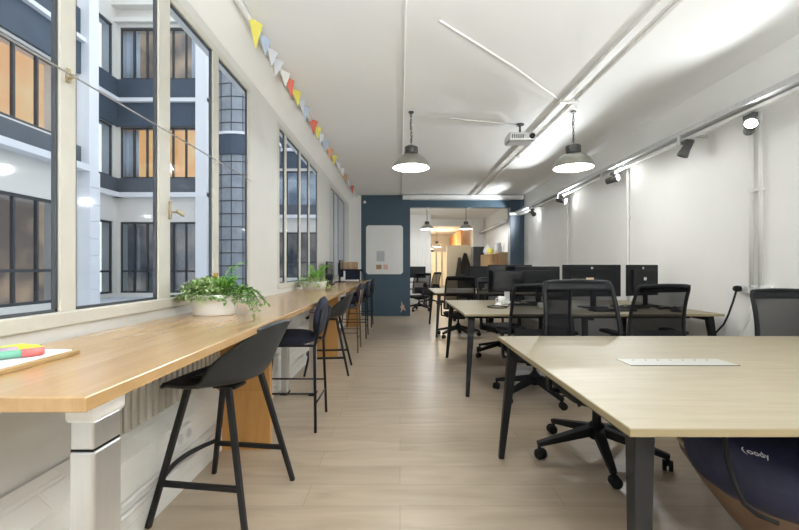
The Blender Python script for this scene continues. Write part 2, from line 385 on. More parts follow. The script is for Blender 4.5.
for i, (c, y, h) in enumerate(FL):
    k = cnt.get(c, 0); cnt[c] = k+1
    tw = -random.uniform(.45, .95); wd = .058
    mb = MB()
    a = Vector((0, -wd, 0)); b = Vector((0, wd, 0)); cc = Vector((random.uniform(-.02, .03), random.uniform(-.02, .02), -h))
    R = Matrix.Rotation(tw, 3, 'Z')
    pts = [R @ a, R @ b, R @ cc]; nrm = (R @ Vector((1, 0, 0)))*.0015
    f0 = [mb.bm.verts.new(p+nrm) for p in pts]; f1 = [mb.bm.verts.new(p-nrm) for p in pts]
    mb.bm.faces.new(f0); mb.bm.faces.new(f1[::-1])
    for q in range(3): mb.bm.faces.new((f0[q], f1[q], f1[(q+1) % 3], f0[(q+1) % 3]))
    o = mb.build('bunting_flag', M['f_'+c]); o.location = (-1.01, y, 2.892)
    lab = '%s triangular bunting flag hanging on the window side string' % nm.get(c, c)
    lab = '%s %s triangular bunting flag on the string by the windows' % (ORD[k], nm.get(c, c)) if tot[c] > 1 else lab
    tag(o, lab, 'flag', 'bunting flags along the window wall')

# ------------------------------------------------------------------ right wall: tray, conduits, spots, socket
t = thing('cable_tray', 'long grey cable tray mounted high along the right wall', 'cable tray', (0, 0, 0))
MB().box((2.74, YN, 2.455), (2.90, YB-.05, 2.465)).box((2.735, YN, 2.455), (2.742, YB-.05, 2.50)).box((2.898, YN, 2.455), (2.905, YB-.05, 2.50)).build('tray', M['tray'], t)
cb = MB()
for i, (dx, dz) in enumerate([(.03, .02), (.055, .022), (.08, .02), (.105, .024), (.06, .045), (.09, .045)]):
    cb.tube([(2.74+dx+.008*math.sin(j*1.7+i), YN+j*.6, 2.465+dz+.006*math.sin(j*2.3+i*2)) for j in range(22)], .011, 6)
cb.build('cable_bundle', M['tray'], t, smooth=True)
for yy in (.8, 2.3, 3.9, 5.4, 6.9, 8.4): MB().box((2.74, yy, 2.44), (3.0, yy+.025, 2.456)).box((2.72, yy, 2.36), (2.735, yy+.03, 2.456)).build('bracket', M['tray'], t)
t = thing('light_track', 'white lighting track fixed under the cable tray on the right wall', 'track')
MB().box((2.80, YN, 2.415), (2.84, YB-.1, 2.44)).build('track', M['whitep'], t)
def wall_conduit(label, y, x0=2.975, r=.016, n=1, z0=.99, z1=2.45):
    t = thing('wall_conduit', label, 'conduit', (0, 0, 0))
    for k in range(n): MB().tube([(x0, y+k*.085, z0), (x0, y+k*.085, z1)], r, 10).build('pipe', M['whitepipe'], t, smooth=True)
    MB().box((x0-.02, y-.02, 1.80), (3.0, y+.02+(n-1)*.085, 1.83)).build('clip', M['whitepipe'], t)
wall_conduit('pair of white conduits dropping from the cable tray to the wall socket', 3.30, n=2)
wall_conduit('single white conduit down the right wall above the monitor pair', 5.22, z0=.4)
wall_conduit('white conduit on the right wall nearest the blue column', 7.10, r=.013, z0=.4)
trunk = MB().box((2.962, 3.20, .945), (3.0, 3.50, 1.015)); 
t = thing('socket_strip', 'white four-way power socket strip on the right wall', 'socket', (0, 0, 0))
trunk.build('casing', M['whitep'], t, bevel=.006)
for k in range(4):
    MB().lathe([(.021, 0), (.021, .006)], (2.956, 3.31+k*.055, .98), 18, axis='X').build('socket', M['alu'], t)
MB().box((2.965, 3.215, .955), (2.957, 3.275, 1.005)).build('switch', M['whitep'], t, bevel=.003)
cb = MB().tube([(2.93, 3.48, .975), (2.93, 3.52, .86), (2.93, 3.57, .74), (2.93, 3.62, .65), (2.92, 3.72, .54), (2.90, 3.84, .42), (2.88, 3.9, .2), (2.86, 3.95, .01)], .008, 8)
t = thing('power_cord', 'black power cord plugged into the wall socket strip', 'cord')
cb.build('cable', M['rubber'], t, smooth=True)
MB().lathe([(.022, -.02), (.028, 0), (.024, .03)], (2.93, 3.48, .98), 16, axis='X').build('plug', M['rubber'], t, smooth=True)
run('wall_cable', 'thin white cord trailing down the right wall below the socket strip', [(2.975, 3.36, .945), (2.975, 3.42, .7), (2.975, 3.52, .55), (2.97, 3.6, .3), (2.97, 3.65, .02)], .009, M['whitepipe'], 'cord')

def spot(label, loc, aim, energy, lit=True, glow=True):
    t = thing('track_spotlight', label, 'spotlight', loc, 0, 'spotlights on the right wall track')
    d = Vector(aim).normalized(); rot = d.to_track_quat('Z', 'Y').to_matrix().to_4x4()
    MB().box((-.02, -.05, .06), (.02, .05, .10)).tube([(0, 0, .06), (0, 0, 0)], .008).build('mount', M['iron'], t, bevel=.003)
    MB().lathe([(.012, -.10), (.038, -.095), (.04, .0), (.05, .05), (.05, .07), (.044, .07), (.04, .03)], seg=24, cap=False).xf(rot).build('head', M['iron'], t, smooth=True)
    MB().lathe([(.002, .045), (.03, .05), (.043, .045)], seg=20, cap=False).xf(rot).build('lamp', M['spotglow'] if lit else M['alu'], t, smooth=True)
    if energy:
        l = bpy.data.lights.new('spot_bulb', 'SPOT'); l.energy = energy; l.color = (.92, .97, 1); l.shadow_soft_size = .04
        l.spot_size = math.radians(165); l.spot_blend = .6
        lo = bpy.data.objects.new('spot_bulb', l); COL.objects.link(lo); lo.location = Vector(loc)+d*.11
        lo.rotation_euler = Vector((-.85, d.y*.3, .16)).to_track_quat('-Z', 'Y').to_euler()
    return t
S = 1.0
spot('bright track spotlight nearest the camera, shining into the room', (2.82, 3.22, 2.30), (-.55, -.75, .12), 14*S)
spot('unlit small spotlight on the track between the nearest lit pair', (2.82, 3.95, 2.33), (-.3, .2, -.8), 0, lit=False)
spot('lit track spotlight above the conduit over the monitors', (2.82, 5.28, 2.33), (.35, -.6, .1), 50*S)
spot('lit track spotlight between the two farther wall conduits', (2.82, 6.95, 2.33), (.5, -.5, -.2), 105*S)
spot('farthest lit track spotlight beside the blue column', (2.82, 8.5, 2.33), (.5, .5, -.3), 105*S)

# ------------------------------------------------------------------ pendants, projector
def make_pendant(label, loc, sc=1.0, chain=.33, energy=0, group='industrial pendant lamps'):
    """origin at the rim centre"""
    t = thing('pendant_lamp', label, 'lamp', loc, 0, group)
    R = .21*sc
    MB().lathe([(R, 0), (R*.99, .012*sc), (R*.93, .05*sc), (R*.80, .09*sc), (R*.60, .125*sc), (R*.36, .15*sc), (R*.34, .15*sc), (R*.58, .118*sc), (R*.77, .085*sc), (R*.9, .047*sc), (R*.965, .0)], seg=40, cap=False).build('shade', M['nickel'], t, smooth=True)
    MB().lathe([(R*.955, .001), (R*.885, .046*sc), (R*.76, .084*sc), (R*.57, .117*sc), (R*.34, .142*sc), (.002, .146*sc)], seg=40, cap=False).build('reflector', M['shadein'], t, smooth=True)
    nk = MB().lathe([(.055*sc, .15*sc), (.07*sc, .155*sc), (.07*sc, .235*sc), (.05*sc, .245*sc), (.012*sc, .26*sc)], seg=24)
    for k in range(16):
        a = 2*PI*k/16; nk.box((-.004, .066*sc, .16*sc), (.004, .076*sc, .23*sc), Matrix.Rotation(a, 3, 'Z'), (0, 0, .2*sc))
    nk.build('lamp_holder', M['iron'], t)
    MB().lathe([(.018*sc, .145*sc), (.03*sc, .12*sc), (.048*sc, .075*sc), (.04*sc, .04*sc), (.015*sc, .025*sc), (.001, .024*sc)], seg=20, cap=False).build('bulb', M['lampglow'], t, smooth=True)
    ch = MB(); n = int(chain/.036)
    for k in range(n):
        z = .26*sc+.01+k*.036; pts = []
        for q in range(10):
            a = 2*PI*q/10; x, zz = .010*math.cos(a), .023*math.sin(a)
            pts.append((x, 0, z+zz) if k % 2 else (0, x, z+zz))
        ch.tube(pts, .0035, 5, closed=True)
    ch.tube([(0, 0, .26*sc), (.012, .008, .26*sc+chain*.3), (-.008, .01, .26*sc+chain*.65), (0, 0, .26*sc+chain)], .004, 6)
    ch.build('chain', M['iron'], t, smooth=True)
    MB().lathe([(.03, .26*sc+chain), (.03, .26*sc+chain+.012)], seg=16).build('ceiling_hook', M['iron'], t)
    if energy:
        l = bpy.data.lights.new('pendant_bulb', 'POINT'); l.energy = energy; l.color = (.96, .985, 1); l.shadow_soft_size = .06
        lo = bpy.data.objects.new('pendant_bulb', l); COL.objects.link(lo); lo.location = (loc[0], loc[1], loc[2]-.005)
    return t
PE = 18
make_pendant('metal dome pendant lamp over the aisle, left one of the near pair', (.125, 4.5, 2.285), 1.0, .36, PE)
make_pendant('metal dome pendant lamp over the desks, right one of the near pair', (1.95, 4.5, 2.285), 1.06, .345, PE)
for x, y in ((.125, .2), (1.95, .2)):  # unseen fill points added where another pendant row is assumed
    l = bpy.data.lights.new('rear_fill', 'POINT'); l.energy = 9; l.color = (.91, .965, 1); l.shadow_soft_size = .12
    lo = bpy.data.objects.new('rear_fill', l); COL.objects.link(lo); lo.location = (x, y, 2.3)
for x, y in ((.0, -.9), (1.9, -.9)):          # added fill behind the camera, aimed up to brighten the ceiling
    l = bpy.data.lights.new('ceiling_fill', 'SPOT'); l.energy = 390; l.color = (.91, .965, 1); l.shadow_soft_size = .15
    l.spot_size = math.radians(135); l.spot_blend = .7
    lo = bpy.data.objects.new('ceiling_fill', l); COL.objects.link(lo); lo.location = (x, y, 1.75); lo.rotation_euler = (math.radians(158), 0, 0)
make_pendant('dark dome pendant beyond the blue opening, left of the farther pair', (.77, 11.4, 2.27), .88, .40, 28)
make_pendant('dark dome pendant beyond the blue opening, right of the farther pair', (1.88, 11.4, 2.27), .88, .40, 28)
make_pendant('small dome pendant deep in the far room beside the cream blind', (1.66, 18.0, 2.12), 1.0, .53, 18)
make_pendant('half hidden dome pendant in the far room next to the wall edge', (1.47, 19.6, 2.08), 1.0, .57, 12)
t = thing('ceiling_projector', 'grey projector hanging from the ceiling beside the cable duct', 'projector', (1.47, 4.9, ZC))
MB().lathe([(.05, -.012), (.05, 0)], seg=20).tube([(0, 0, -.01), (0, 0, -.13)], .014).bar((-.06, 0, -.125), (.06, 0, -.125), .03, .02).build('mount', M['iron'], t)
MB().box((-.165, -.12, -.235), (.165, .12, -.13)).build('body', M['alu'], t, bevel=.025, seg=3)
MB().lathe([(.03, -.02), (.034, 0), (.028, .01)], (.11, -.12, -.18), 18, axis='Y').build('lens', M['screen'], t)
vg = MB()
for k in range(6): vg.box((-.13+k*.025, -.124, -.21), (-.118+k*.025, -.118, -.16))
vg.build('vent', M['iron'], t)
tag(MB().box((.06, YB-.16, 2.80), (2.95, YB-.04, 2.90)).build('screen_housing', M['whitep'], bevel=.015), 'long white projection screen housing above the blue opening', 'screen housing')
# board and bits on the blue wall
t = thing('notice_board', 'rounded white notice board on the dark blue end wall', 'board', (-.375, YB-.012, 1.60))
MB().prism([(x, y) for x, y in [(-.445, -.54), (-.40, -.59), (.40, -.59), (.445, -.54), (.445, .54), (.40, .59), (-.40, .59), (-.445, .54)]], -.012, .010).xf(Matrix.Rotation(PI/2, 4, 'X')).build('panel', M['whitep'], t, bevel=.004)
MB().box((-.19, -.019, -.28), (0.0, -.015, -.03)).build('pinned_photo', M['clay'], t)
MB().box((-.2, -.019, -.47), (-.07, -.015, -.36)).build('pinned_card', M['card'], t)
MB().box((-.02, -.019, -.47), (.08, -.015, -.36)).build('pinned_note', M['pink'], t)
for k, x in enumerate((-.34, .2)): MB().box((x, -.018, -.45), (x+.17, -.0145, .50)).build('pinned_sheet', M['paper'], t)
tag(MB().lathe([(.035, 0), (.035, .02), (.02, .03)], (-.85, YB-.03, 2.75), 16, axis='Y').build('wall_sensor', M['whitep']), 'small white round sensor high on the blue end wall', 'sensor')
st = []
for k in range(10):
    a = PI/2+k*PI/5+.25; r = (.15 if k in (0, 4, 6) else .08) if k % 2 == 0 else .05; st.append((math.cos(a)*r*.75, math.sin(a)*r*1.0))
o = MB().prism(st, 0, .012).xf(Matrix.Rotation(PI/2, 4, 'X')).build('star_ornament', M['pink']); o.location = (.06, YB-.02, .22)
tag(o, 'pale pink star ornament low on the blue end wall', 'ornament')

# ------------------------------------------------------------------ counter
XF = -.634
t = thing('wooden_counter', 'long beech block counter running under the windows', 'counter', (0, 0, 0))
MB().box((XW+.012, .805, .868), (XF, 8.75, .90)).build('worktop', M['counter'], t, bevel=.003)
MB().box((-1.175, 2.55, 0), (-.83, 2.60, .868)).build('support_panel', M['counter_panel'], t, bevel=.003)
MB().box((-1.07, 5.15, 0), (-.80, 5.20, .868)).build('support_panel', M['counter_panel'], t, bevel=.003)
MB().box((-1.07, 7.9, 0), (-.80, 7.95, .868)).build('support_panel', M['counter_panel'], t, bevel=.003)
def lift_leg(x, y, cap=True):
    lg = MB().box((x-.028, y-.045, 0), (x+.028, y+.045, .752)).build('leg', M['steel'], t, bevel=.006)
    MB().box((x-.0262, y-.043, .755), (x+.0262, y+.043, .82)).build('inner_tube', M['steel'], lg, bevel=.005)
    MB().box((x-.0255, y-.042, .7515), (x+.0255, y+.042, .7555)).build('collar', M['rubber'], lg)
    MB().box((x-.036, y-.05, .815), (x+.030, y+.06, .868)).build('bracket', M['whitep'], lg, bevel=.01)
    MB().box((x-.03, y-.06, 0), (x+.03, y+.06, .018)).build('foot', M['rubber'], lg)
lift_leg(-.706, .93); lift_leg(-1.06, 3.70); lift_leg(-.80, 3.68)
# radiators
def radiator(label, y0, y1):
    t = thing('radiator', label, 'radiator', (0, 0, 0), 0, 'column radiators under the counter')
    r = MB(); y = y0
    while y < y1:
        r.box((-1.225, y, .465), (-1.145, y+.034, .855)); y += .05
    r.box((-1.215, y0, .45), (-1.175, y1, .855))
    r.build('fins', M['cream'], t, bevel=.008)
    MB().tube([(-1.15, y0-.03, .47), (-1.15, y0-.03, .33), (-1.12, y0-.03, .31)], .011).lathe([(.02, 0), (.022, .04)], (-1.15, y0-.03, .47), 14).build('valve', M['cream'], t, smooth=True)
radiator('cream column radiator under the counter behind the near leather stool', 1.62, 2.52)
radiator('cream column radiator under the counter beyond the first wood panel', 2.68, 3.6)
tp = thing('floor_pipes', 'pair of white heating pipes low along the plinth under the counter', 'pipe')
for z in (.15, .20): MB().tube([(-1.12, .3, z), (-1.12, 2.5, z)], .011, 8).build('pipe', M['whitepipe'], tp, smooth=True)
t = thing('wall_socket', 'white double socket on the plinth behind the near stool', 'socket', (-1.135, 2.05, .30))
MB().box((0, -.085, -.045), (.03, .085, .045)).build('plate', M['whitep'], t, bevel=.006)
for k in (-1, 1): MB().lathe([(.024, 0), (.024, .004)], (.03, k*.04, 0), 16, axis='X').build('outlet', M['alu'], t)

# ------------------------------------------------------------------ stools
def make_shell_stool(label):
    """faces local +Y"""
    t = thing('bar_stool', label, 'stool', (0, 0, 0), 0, 'bar stools along the counter')
    prof = [(.25, .592), (.21, .610), (.10, .606), (0, .602), (-.10, .609), (-.168, .634), (-.21, .69), (-.235, .76), (-.258, .82), (-.278, .875), (-.287, .90)]
    half = [.185, .205, .212, .215, .218, .220, .220, .215, .205, .19, .165]
    def f(u, v):
        k = v*(len(prof)-1); i = min(int(k), len(prof)-2); q = k-i
        y = prof[i][0]*(1-q)+prof[i+1][0]*q; z = prof[i][1]*(1-q)+prof[i+1][1]*q; h = half[i]*(1-q)+half[i+1]*q
        s = u*2-1; e = abs(s)**2.6
        bend = math.exp(-((v-.55)/.20)**2)
        y2 = y + e*(.03+.12*bend)*(1 if v > .35 else v/.35)
        z2 = z + e*(.006+.045*bend)
        if v > .85: z2 -= e*.03*(v-.85)/.15
        if v < .12: y2 -= e*.035
        return (s*h, y2, z2)
    MB().grid(f, 16, 26, .022).build('shell_seat', M['leather'], t, smooth=True, sub=1)
    MB().grid(lambda u, v: (lambda p: (p[0]*.97, p[1]+.0, p[2]+.010))(f(u, v*.52+.01)), 12, 14, .012).build('seat_pad', M['fabric'], t, smooth=True)
    corners = [(-1, 1), (1, 1), (1, -1), (-1, -1)]
    foot = {c: Vector((c[0]*.24, c[1]*.235, 0)) for c in corners}; top = {c: Vector((c[0]*.145, .11 if c[1] > 0 else -.095, .598 if c[1] > 0 else .612)) for c in corners}
    for c in corners:
        lg = MB().bar(top[c], foot[c], .026, .026, .022, .022).build('leg', M['black'], t, bevel=.003)
    MB().box((-.05, -.07, .574), (.05, .05, .588)).build('mounting_plate', M['black'], t, bevel=.003)
    L = lambda c, z: foot[c].lerp(top[c], z/.608)
    z = .19
    MB().bar(L((-1, 1), z), L((-1, -1), z), .018, .022).build('footrest_bar', M['black'], t)
    MB().bar(L((1, 1), z), L((1, -1), z), .018, .022).build('footrest_bar', M['black'], t)
    a, b = L((-1, 1), z+.02), L((1, 1), z+.02)
    MB().tube([a.lerp(b, k/10)+Vector((0, .050*math.sin(PI*k/10), 0)) for k in range(11)], .012, 8).build('curved_footrest', M['black'], t, smooth=True)
    return t
def make_oval_stool(label, seatm, legm):
    t = thing('bar_stool', label, 'stool', (0, 0, 0), 0, 'bar stools along the counter')
    MB().lathe([(.001, .60), (.16, .60), (.195, .612), (.205, .635), (.20, .66), (.17, .675), (.08, .682), (.001, .684)], seg=32, cap=False, sx=1.02, sy=1.0).build('seat', seatm, t, smooth=True)
    bk = MB().lathe([(.001, -.034), (.10, -.030), (.15, -.020), (.17, 0), (.15, .020), (.10, .030), (.001, .034)], seg=32, cap=False, sx=1.16, sy=.88)
    bk.xf(Matrix.Translation((0, -.245, .80)) @ Matrix.Rotation(math.radians(98), 4, 'X'))
    bk.build('backrest', seatm, t, smooth=True)
    for sx in (-1, 1):
        MB().tube([(sx*.17, .16, .61), (sx*.205, .235, 0)], .0105, 8).build('leg', legm, t, smooth=True)
        MB().tube([(sx*.15, -.285, .86), (sx*.155, -.262, .72), (sx*.165, -.23, .6), (sx*.205, -.245, 0)], .0105, 8).build('leg', legm, t, smooth=True)
        MB().tube([(sx*.192, .202, .27), (sx*.19, -.237, .27)], .007, 8).build('footrest_bar', legm, t, smooth=True)
    MB().tube([(-.192, .202, .27), (.192, .202, .27)], .008, 8).build('footrest_bar', legm, t, smooth=True)
    MB().tube([(-.19, -.237, .19), (.19, -.237, .19)], .007, 8).build('footrest_bar', legm, t, smooth=True)
    MB().tube([(-.17, .16, .605), (.17, .16, .605), (.165, -.225, .605), (-.165, -.225, .605)], .010, 8, closed=True).build('seat_frame', legm, t)
    return t
def put(o, x, y, rz, label=None):
    o.location = (x, y, 0); o.rotation_euler = (0, 0, rz)
    if label: o['label'] = label
    return o
s1 = make_shell_stool('dark grey leather shell bar stool nearest the camera at the counter'); put(s1, -.855, 1.985, math.radians(81))
s3 = put(copy_tree(s1), -.80, 4.52, PI/2+.05, 'black leather shell bar stool third along the counter, beside second wood panel')
s2 = make_oval_stool('navy velvet bar stool with oval back, second along the counter', M['velvet'], M['black']); put(s2, -.84, 3.02, PI/2)
s4 = make_oval_stool('bar stool with brown thin legs and oval back, fourth along the counter', M['velvet'], M['brass']); put(s4, -.82, 5.66, PI/2)
put(copy_tree(s2), -.80, 6.75, PI/2, 'dark oval-backed bar stool second from the blue wall at the counter')
put(copy_tree(s2), -.80, 8.0, PI/2, 'dark oval-backed bar stool at the far end of the counter, nearest blue wall')

# ------------------------------------------------------------------ things on the counter
def leafblade(mb, p, d, l, w, droop=.3):
    d = Vector(d).normalized(); s = d.cross(Vector((0, 0, 1)))
    s = s.normalized() if s.length > 1e-4 else Vector((1, 0, 0))
    p = Vector(p); n = s.cross(d)
    a = p; m = p+d*l*.5; e = p+d*l-Vector((0, 0, droop*l))
    v = [mb.bm.verts.new(q) for q in (a, m+s*w*.5+n*w*.15, e, m-s*w*.5+n*w*.15, m)]
    mb.bm.faces.new((v[0], v[1], v[4])); mb.bm.faces.new((v[1], v[2], v[4])); mb.bm.faces.new((v[2], v[3], v[4])); mb.bm.faces.new((v[3], v[0], v[4]))
def bush(mb, c, r, n, size, rnd, hemi=True, inner=.35):
    for _ in range(n):
        while True:
            v = Vector((rnd.uniform(-1, 1), rnd.uniform(-1, 1), rnd.uniform(0 if hemi else -1, 1)))
            if inner < v.length < 1: break
        p = Vector(c)+Vector((v.x*r[0], v.y*r[1], v.z*r[2]))
        d = v.normalized()+Vector((rnd.uniform(-.7, .7), rnd.uniform(-.7, .7), rnd.uniform(-.4, .5)))
        l = size*rnd.uniform(.7, 1.3); leafblade(mb, p, d, l, l*.62, rnd.uniform(0, .5))
def frond(mb, p, d, l, rise, rnd, w=.03):
    d = Vector(d); d.z = 0; d.normalize(); s = Vector((-d.y, d.x, 0)); n = 14
    pts = [Vector(p)+d*l*.75*(k/n)+Vector((0, 0, rise*math.sin(k/n*1.9)/math.sin(1.9) if rise else 0)) for k in range(n+1)]
    mb.tube(pts, .0016, 4)
    for k in range(2, n+1):
        for q in (-1, 1):
            ww = w*math.sin(PI*(k/n)**.7*.93+.12)
            leafblade(mb, pts[k], s*q+d*.6, ww, .011, .15)
rnd = random.Random(3)
zt = .90
t = thing('potted_plant', 'oval white planter with mixed greenery near the big window', 'plant', (-1.035, 2.23, zt), .12)
MB().lathe([(.001, 0), (.105, 0), (.112, .006), (.133, .102), (.136, .114), (.128, .114), (.122, .098), (.001, .096)], seg=40, cap=False, sx=1.0, sy=.62).build('pot', M['pot'], t, smooth=True)
MB().lathe([(.001, .102), (.12, .100)], seg=30, cap=False, sx=1, sy=.6).build('soil', M['soil'], t)
b = MB(); bush(b, (-.035, -.01, .085), (.145, .11, .115), 700, .031, rnd); b.build('variegated_foliage', M['leafv'], t, recalc=False)
b = MB(); bush(b, (-.02, 0, .085), (.155, .11, .115), 520, .030, rnd); b.build('dark_foliage', M['leaf'], t, recalc=False)
b = MB()
for k in range(9):
    a = rnd.uniform(-1.3, 1.2); frond(b, (.05, .0, .12), (math.cos(a), math.sin(a), 0), rnd.uniform(.08, .13), rnd.uniform(.05, .11), rnd, .035)
frond(b, (.055, -.01, .12), (1, -.1, 0), .15, .16, rnd, .04); frond(b, (.04, -.02, .12), (.9, -.4, 0), .13, .14, rnd, .04); frond(b, (.05, -.03, .12), (.3, -1, 0), .10, .08, rnd, .04)
b.build('fern_fronds', M['fern'], t, recalc=False)
b = MB(); st = MB()
for k in range(15):
    a = rnd.uniform(-1.0, .5); r0 = .11; L_ = rnd.uniform(.07, .17); drop = rnd.uniform(.04, .115)
    p0 = Vector((math.cos(a)*r0+.01, math.sin(a)*.06, .125)); pts = []
    for q in range(7):
        w_ = q/6; pts.append(p0+Vector((math.cos(a)*L_*w_, math.sin(a)*L_*w_, .03*math.sin(w_*PI)*1.2-drop*w_*w_)))
    st.tube(pts, .0014, 4)
    for q in range(1, 7):
        for _ in range(3): leafblade(b, pts[q], (rnd.uniform(-1, 1), rnd.uniform(-1, 1), rnd.uniform(-.6, .4)), .022, .016, .2)
bush(b, (.13, 0, .07), (.085, .08, .10), 210, .026, rnd)
b.build('trailing_leaves', M['leaf'], t, recalc=False); st.build('trailing_stems', M['stem'], t)
MB().tube([(.0, .02, .1), (.002, .02, .232)], .013, 10).build('coir_pole', M['coir'], t, smooth=True)
t = thing('potted_plant', 'small planter with bright fern halfway along the counter', 'plant', (-1.02, 4.75, zt))
MB().lathe([(.001, 0), (.12, 0), (.135, .085), (.138, .10), (.128, .10), (.12, .08), (.001, .08)], seg=32, cap=False, sx=1.1, sy=.75).build('pot', M['pot'], t, smooth=True)
b = MB(); bush(b, (0, 0, .035), (.19, .15, .13), 420, .035, rnd, inner=.5); b.build('variegated_foliage', M['leafv'], t, recalc=False)
b = MB(); bush(b, (-.05, 0, .05), (.16, .12, .13), 160, .035, rnd, inner=.5); bush(b, (.2, -.02, -.005), (.10, .08, .04), 50, .03, rnd); b.build('dark_foliage', M['leaf'], t, recalc=False)
b = MB()
for k in range(26):
    a = rnd.uniform(0, 2*PI); frond(b, (.03, 0, .12), (math.cos(a), math.sin(a), 0), rnd.uniform(.12, .2), rnd.uniform(.06, .17), rnd, .04)
b.build('fern_fronds', M['fern'], t, recalc=False)
# magazines, markers and flyers at the near left
ang = math.radians(-4)
o = MB().box((-.13, -.26, 0), (.12, .25, .012)).build('wooden_tray', M['boardwood'], bevel=.002); o.location = (-1.085, .96, zt); o.rotation_euler = (0, 0, .02)
tag(o, 'thin brown wooden board lying on the near end of the counter', 'board')
o = MB().box((-.12, -.24, 0), (.108, .235, .004)).box((-.12, -.24, .004), (.10, .225, .007)).build('paper_stack', M['paper']); o.location = (-1.085, .96, zt+.0125); o.rotation_euler = (0, 0, .02)
tag(o, 'stack of white paper lying on the brown wooden board', 'paper')
def marker(label, p0, p1, r, body, capm):
    t = thing('marker_pen', label, 'pen', p0, 0, 'markers on the near counter'); d = Vector(p1)-Vector(p0)
    MB().tube([(0, 0, 0), d*.78], r, 12).build('barrel', body, t, smooth=True)
    MB().tube([d*.78, d*.97, d], [r*1.12, r*1.1, r*.8], 12).build('cap', capm, t, smooth=True)
marker('mint green marker pen with coral cap on the paper stack', (-1.13, .955, zt+.0315), (-.982, 1.105, zt+.0315), .0105, M['p_mint'], M['p_red'])
marker('lilac marker pen lying behind the mint green marker', (-1.17, 1.0, zt+.0315), (-1.06, 1.11, zt+.0315), .0105, M['p_lilac'], M['p_lilac'])
t = thing('sticky_notes', 'lime yellow paper slips beside the markers under the window', 'paper', (-1.12, 1.13, zt+.0205))
for k, (dx, dy, a) in enumerate(((-.05, -.01, .6), (.0, .025, -.15), (.025, .02, 1.2))):
    MB().box((-.03, -.05, k*.004), (.03, .05, k*.004+.006), Matrix.Rotation(a, 3, 'Z')).xf(Matrix.Translation((dx, dy, 0))).build('slip', M['p_lime'], t)
# far things on the counter
def monitor(label, loc, rz, wd=.54, ht=.33, zb=.12, logo=False, group='black desk monitors', back='plastic', sticker=None, slot=True, silver=False):
    """screen faces local -Y; origin on the table"""
    t = thing('monitor', label, 'monitor', loc, rz, group)
    MB().box((-wd/2, -.012, zb), (wd/2, .012, zb+ht)).box((-wd*.36, .010, zb+.05), (wd*.36, .034, zb+ht-.05)).build('housing', M[back], t, bevel=.005)
    MB().box((-wd/2+.012, -.0135, zb+.018), (wd/2-.012, -.0115, zb+ht-.012)).build('screen', M['screen'], t)
    MB().bar((0, .035, .01), (0, .032, zb+ht*.5), .06, .02).build('stand_neck', M[back] if not silver else M['alu'], t, bevel=.004)
    MB().box((-.12, -.07, 0), (.12, .11, .014)).build('stand_base', M[back] if not silver else M['alu'], t, bevel=.004)
    if slot: MB().box((-wd*.30, .0335, zb+ht-.085), (wd*.30, .0355, zb+ht-.078)).build('vent_slot', M['rubber'], t)
    if logo:
        lg = MB().lathe([(.012, 0), (.012, .002)], (0, .012, zb+ht-.035), 20, axis='Y').build('logo', M['lettering'], t)
        MB().bar((-.003, .0147, zb+ht-.042), (.001, .0147, zb+ht-.028), .002, .001).bar((.002, .0147, zb+ht-.042), (.005, .0147, zb+ht-.031), .002, .001).build('logo_strokes', M['plastic'], lg)
    if sticker: MB().box((sticker[0], .0335, zb+sticker[1]), (sticker[0]+sticker[2], .0365, zb+sticker[1]+sticker[3])).build('sticker', sticker[4], t)
    return t
GC = 'screens at the far end of the counter'
monitor('tall black screen standing against the window behind the fern planter', (-1.12, 6.35, zt), PI/2, .50, .34, .02, group=GC, slot=False)
monitor('black screen on a stand near the far end of the counter', (-1.08, 7.35, zt), PI/2, .42, .31, .09, group=GC, slot=False)
t = thing('storage_crate', 'navy crate at the far end of the counter under a cardboard box', 'crate', (-1.01, 8.45, zt))
MB().box((-.16, -.13, 0), (.16, .13, .01)).box((-.16, -.13, 0), (-.15, .13, .22)).box((.15, -.13, 0), (.16, .13, .22)).box((-.16, -.13, 0), (.16, -.12, .22)).box((-.16, .12, 0), (.16, .13, .22)).build('body', M['velvet'], t, bevel=.003)
MB().box((-.165, -.135, .215), (.165, .135, .235)).build('lid', M['velvet'], t, bevel=.003)
t = thing('cardboard_box', 'brown cardboard box resting on the navy crate', 'box', (-1.03, 8.45, zt+.2355))
MB().box((-.15, -.11, 0), (.13, .11, .15)).build('carton', M['card'], t, bevel=.003); MB().box((-.02, -.1105, .002), (.02, -.110, .152)).build('tape', M['tubin'], t)
tag(MB().box((-.85, 8.05, zt), (-1.1, 8.28, zt+.02)).build('paper_stack', M['paper']), 'white paper pile at the far end of the counter before the navy crate', 'paper')
tag(MB().box((-1.19, 8.1, zt), (-1.12, 8.2, zt+.2)).build('paper_file', M['paper'], bevel=.004), 'white upright file beside the navy crate on the counter', 'file')
t = thing('desk_lamp', 'small black jointed lamp at the far end of the counter', 'lamp', (-.74, 8.42, zt))
MB().lathe([(.05, 0), (.05, .015), (.02, .02)], seg=20).build('base', M['black'], t); MB().tube([(0, 0, .02), (.0, 0, .10), (-.05, 0, .19)], .014).build('arm', M['black'], t); MB().lathe([(.02, .03), (.05, -.02)], (-.06, 0, .21), 16, cap=False).build('shade', M['black'], t)

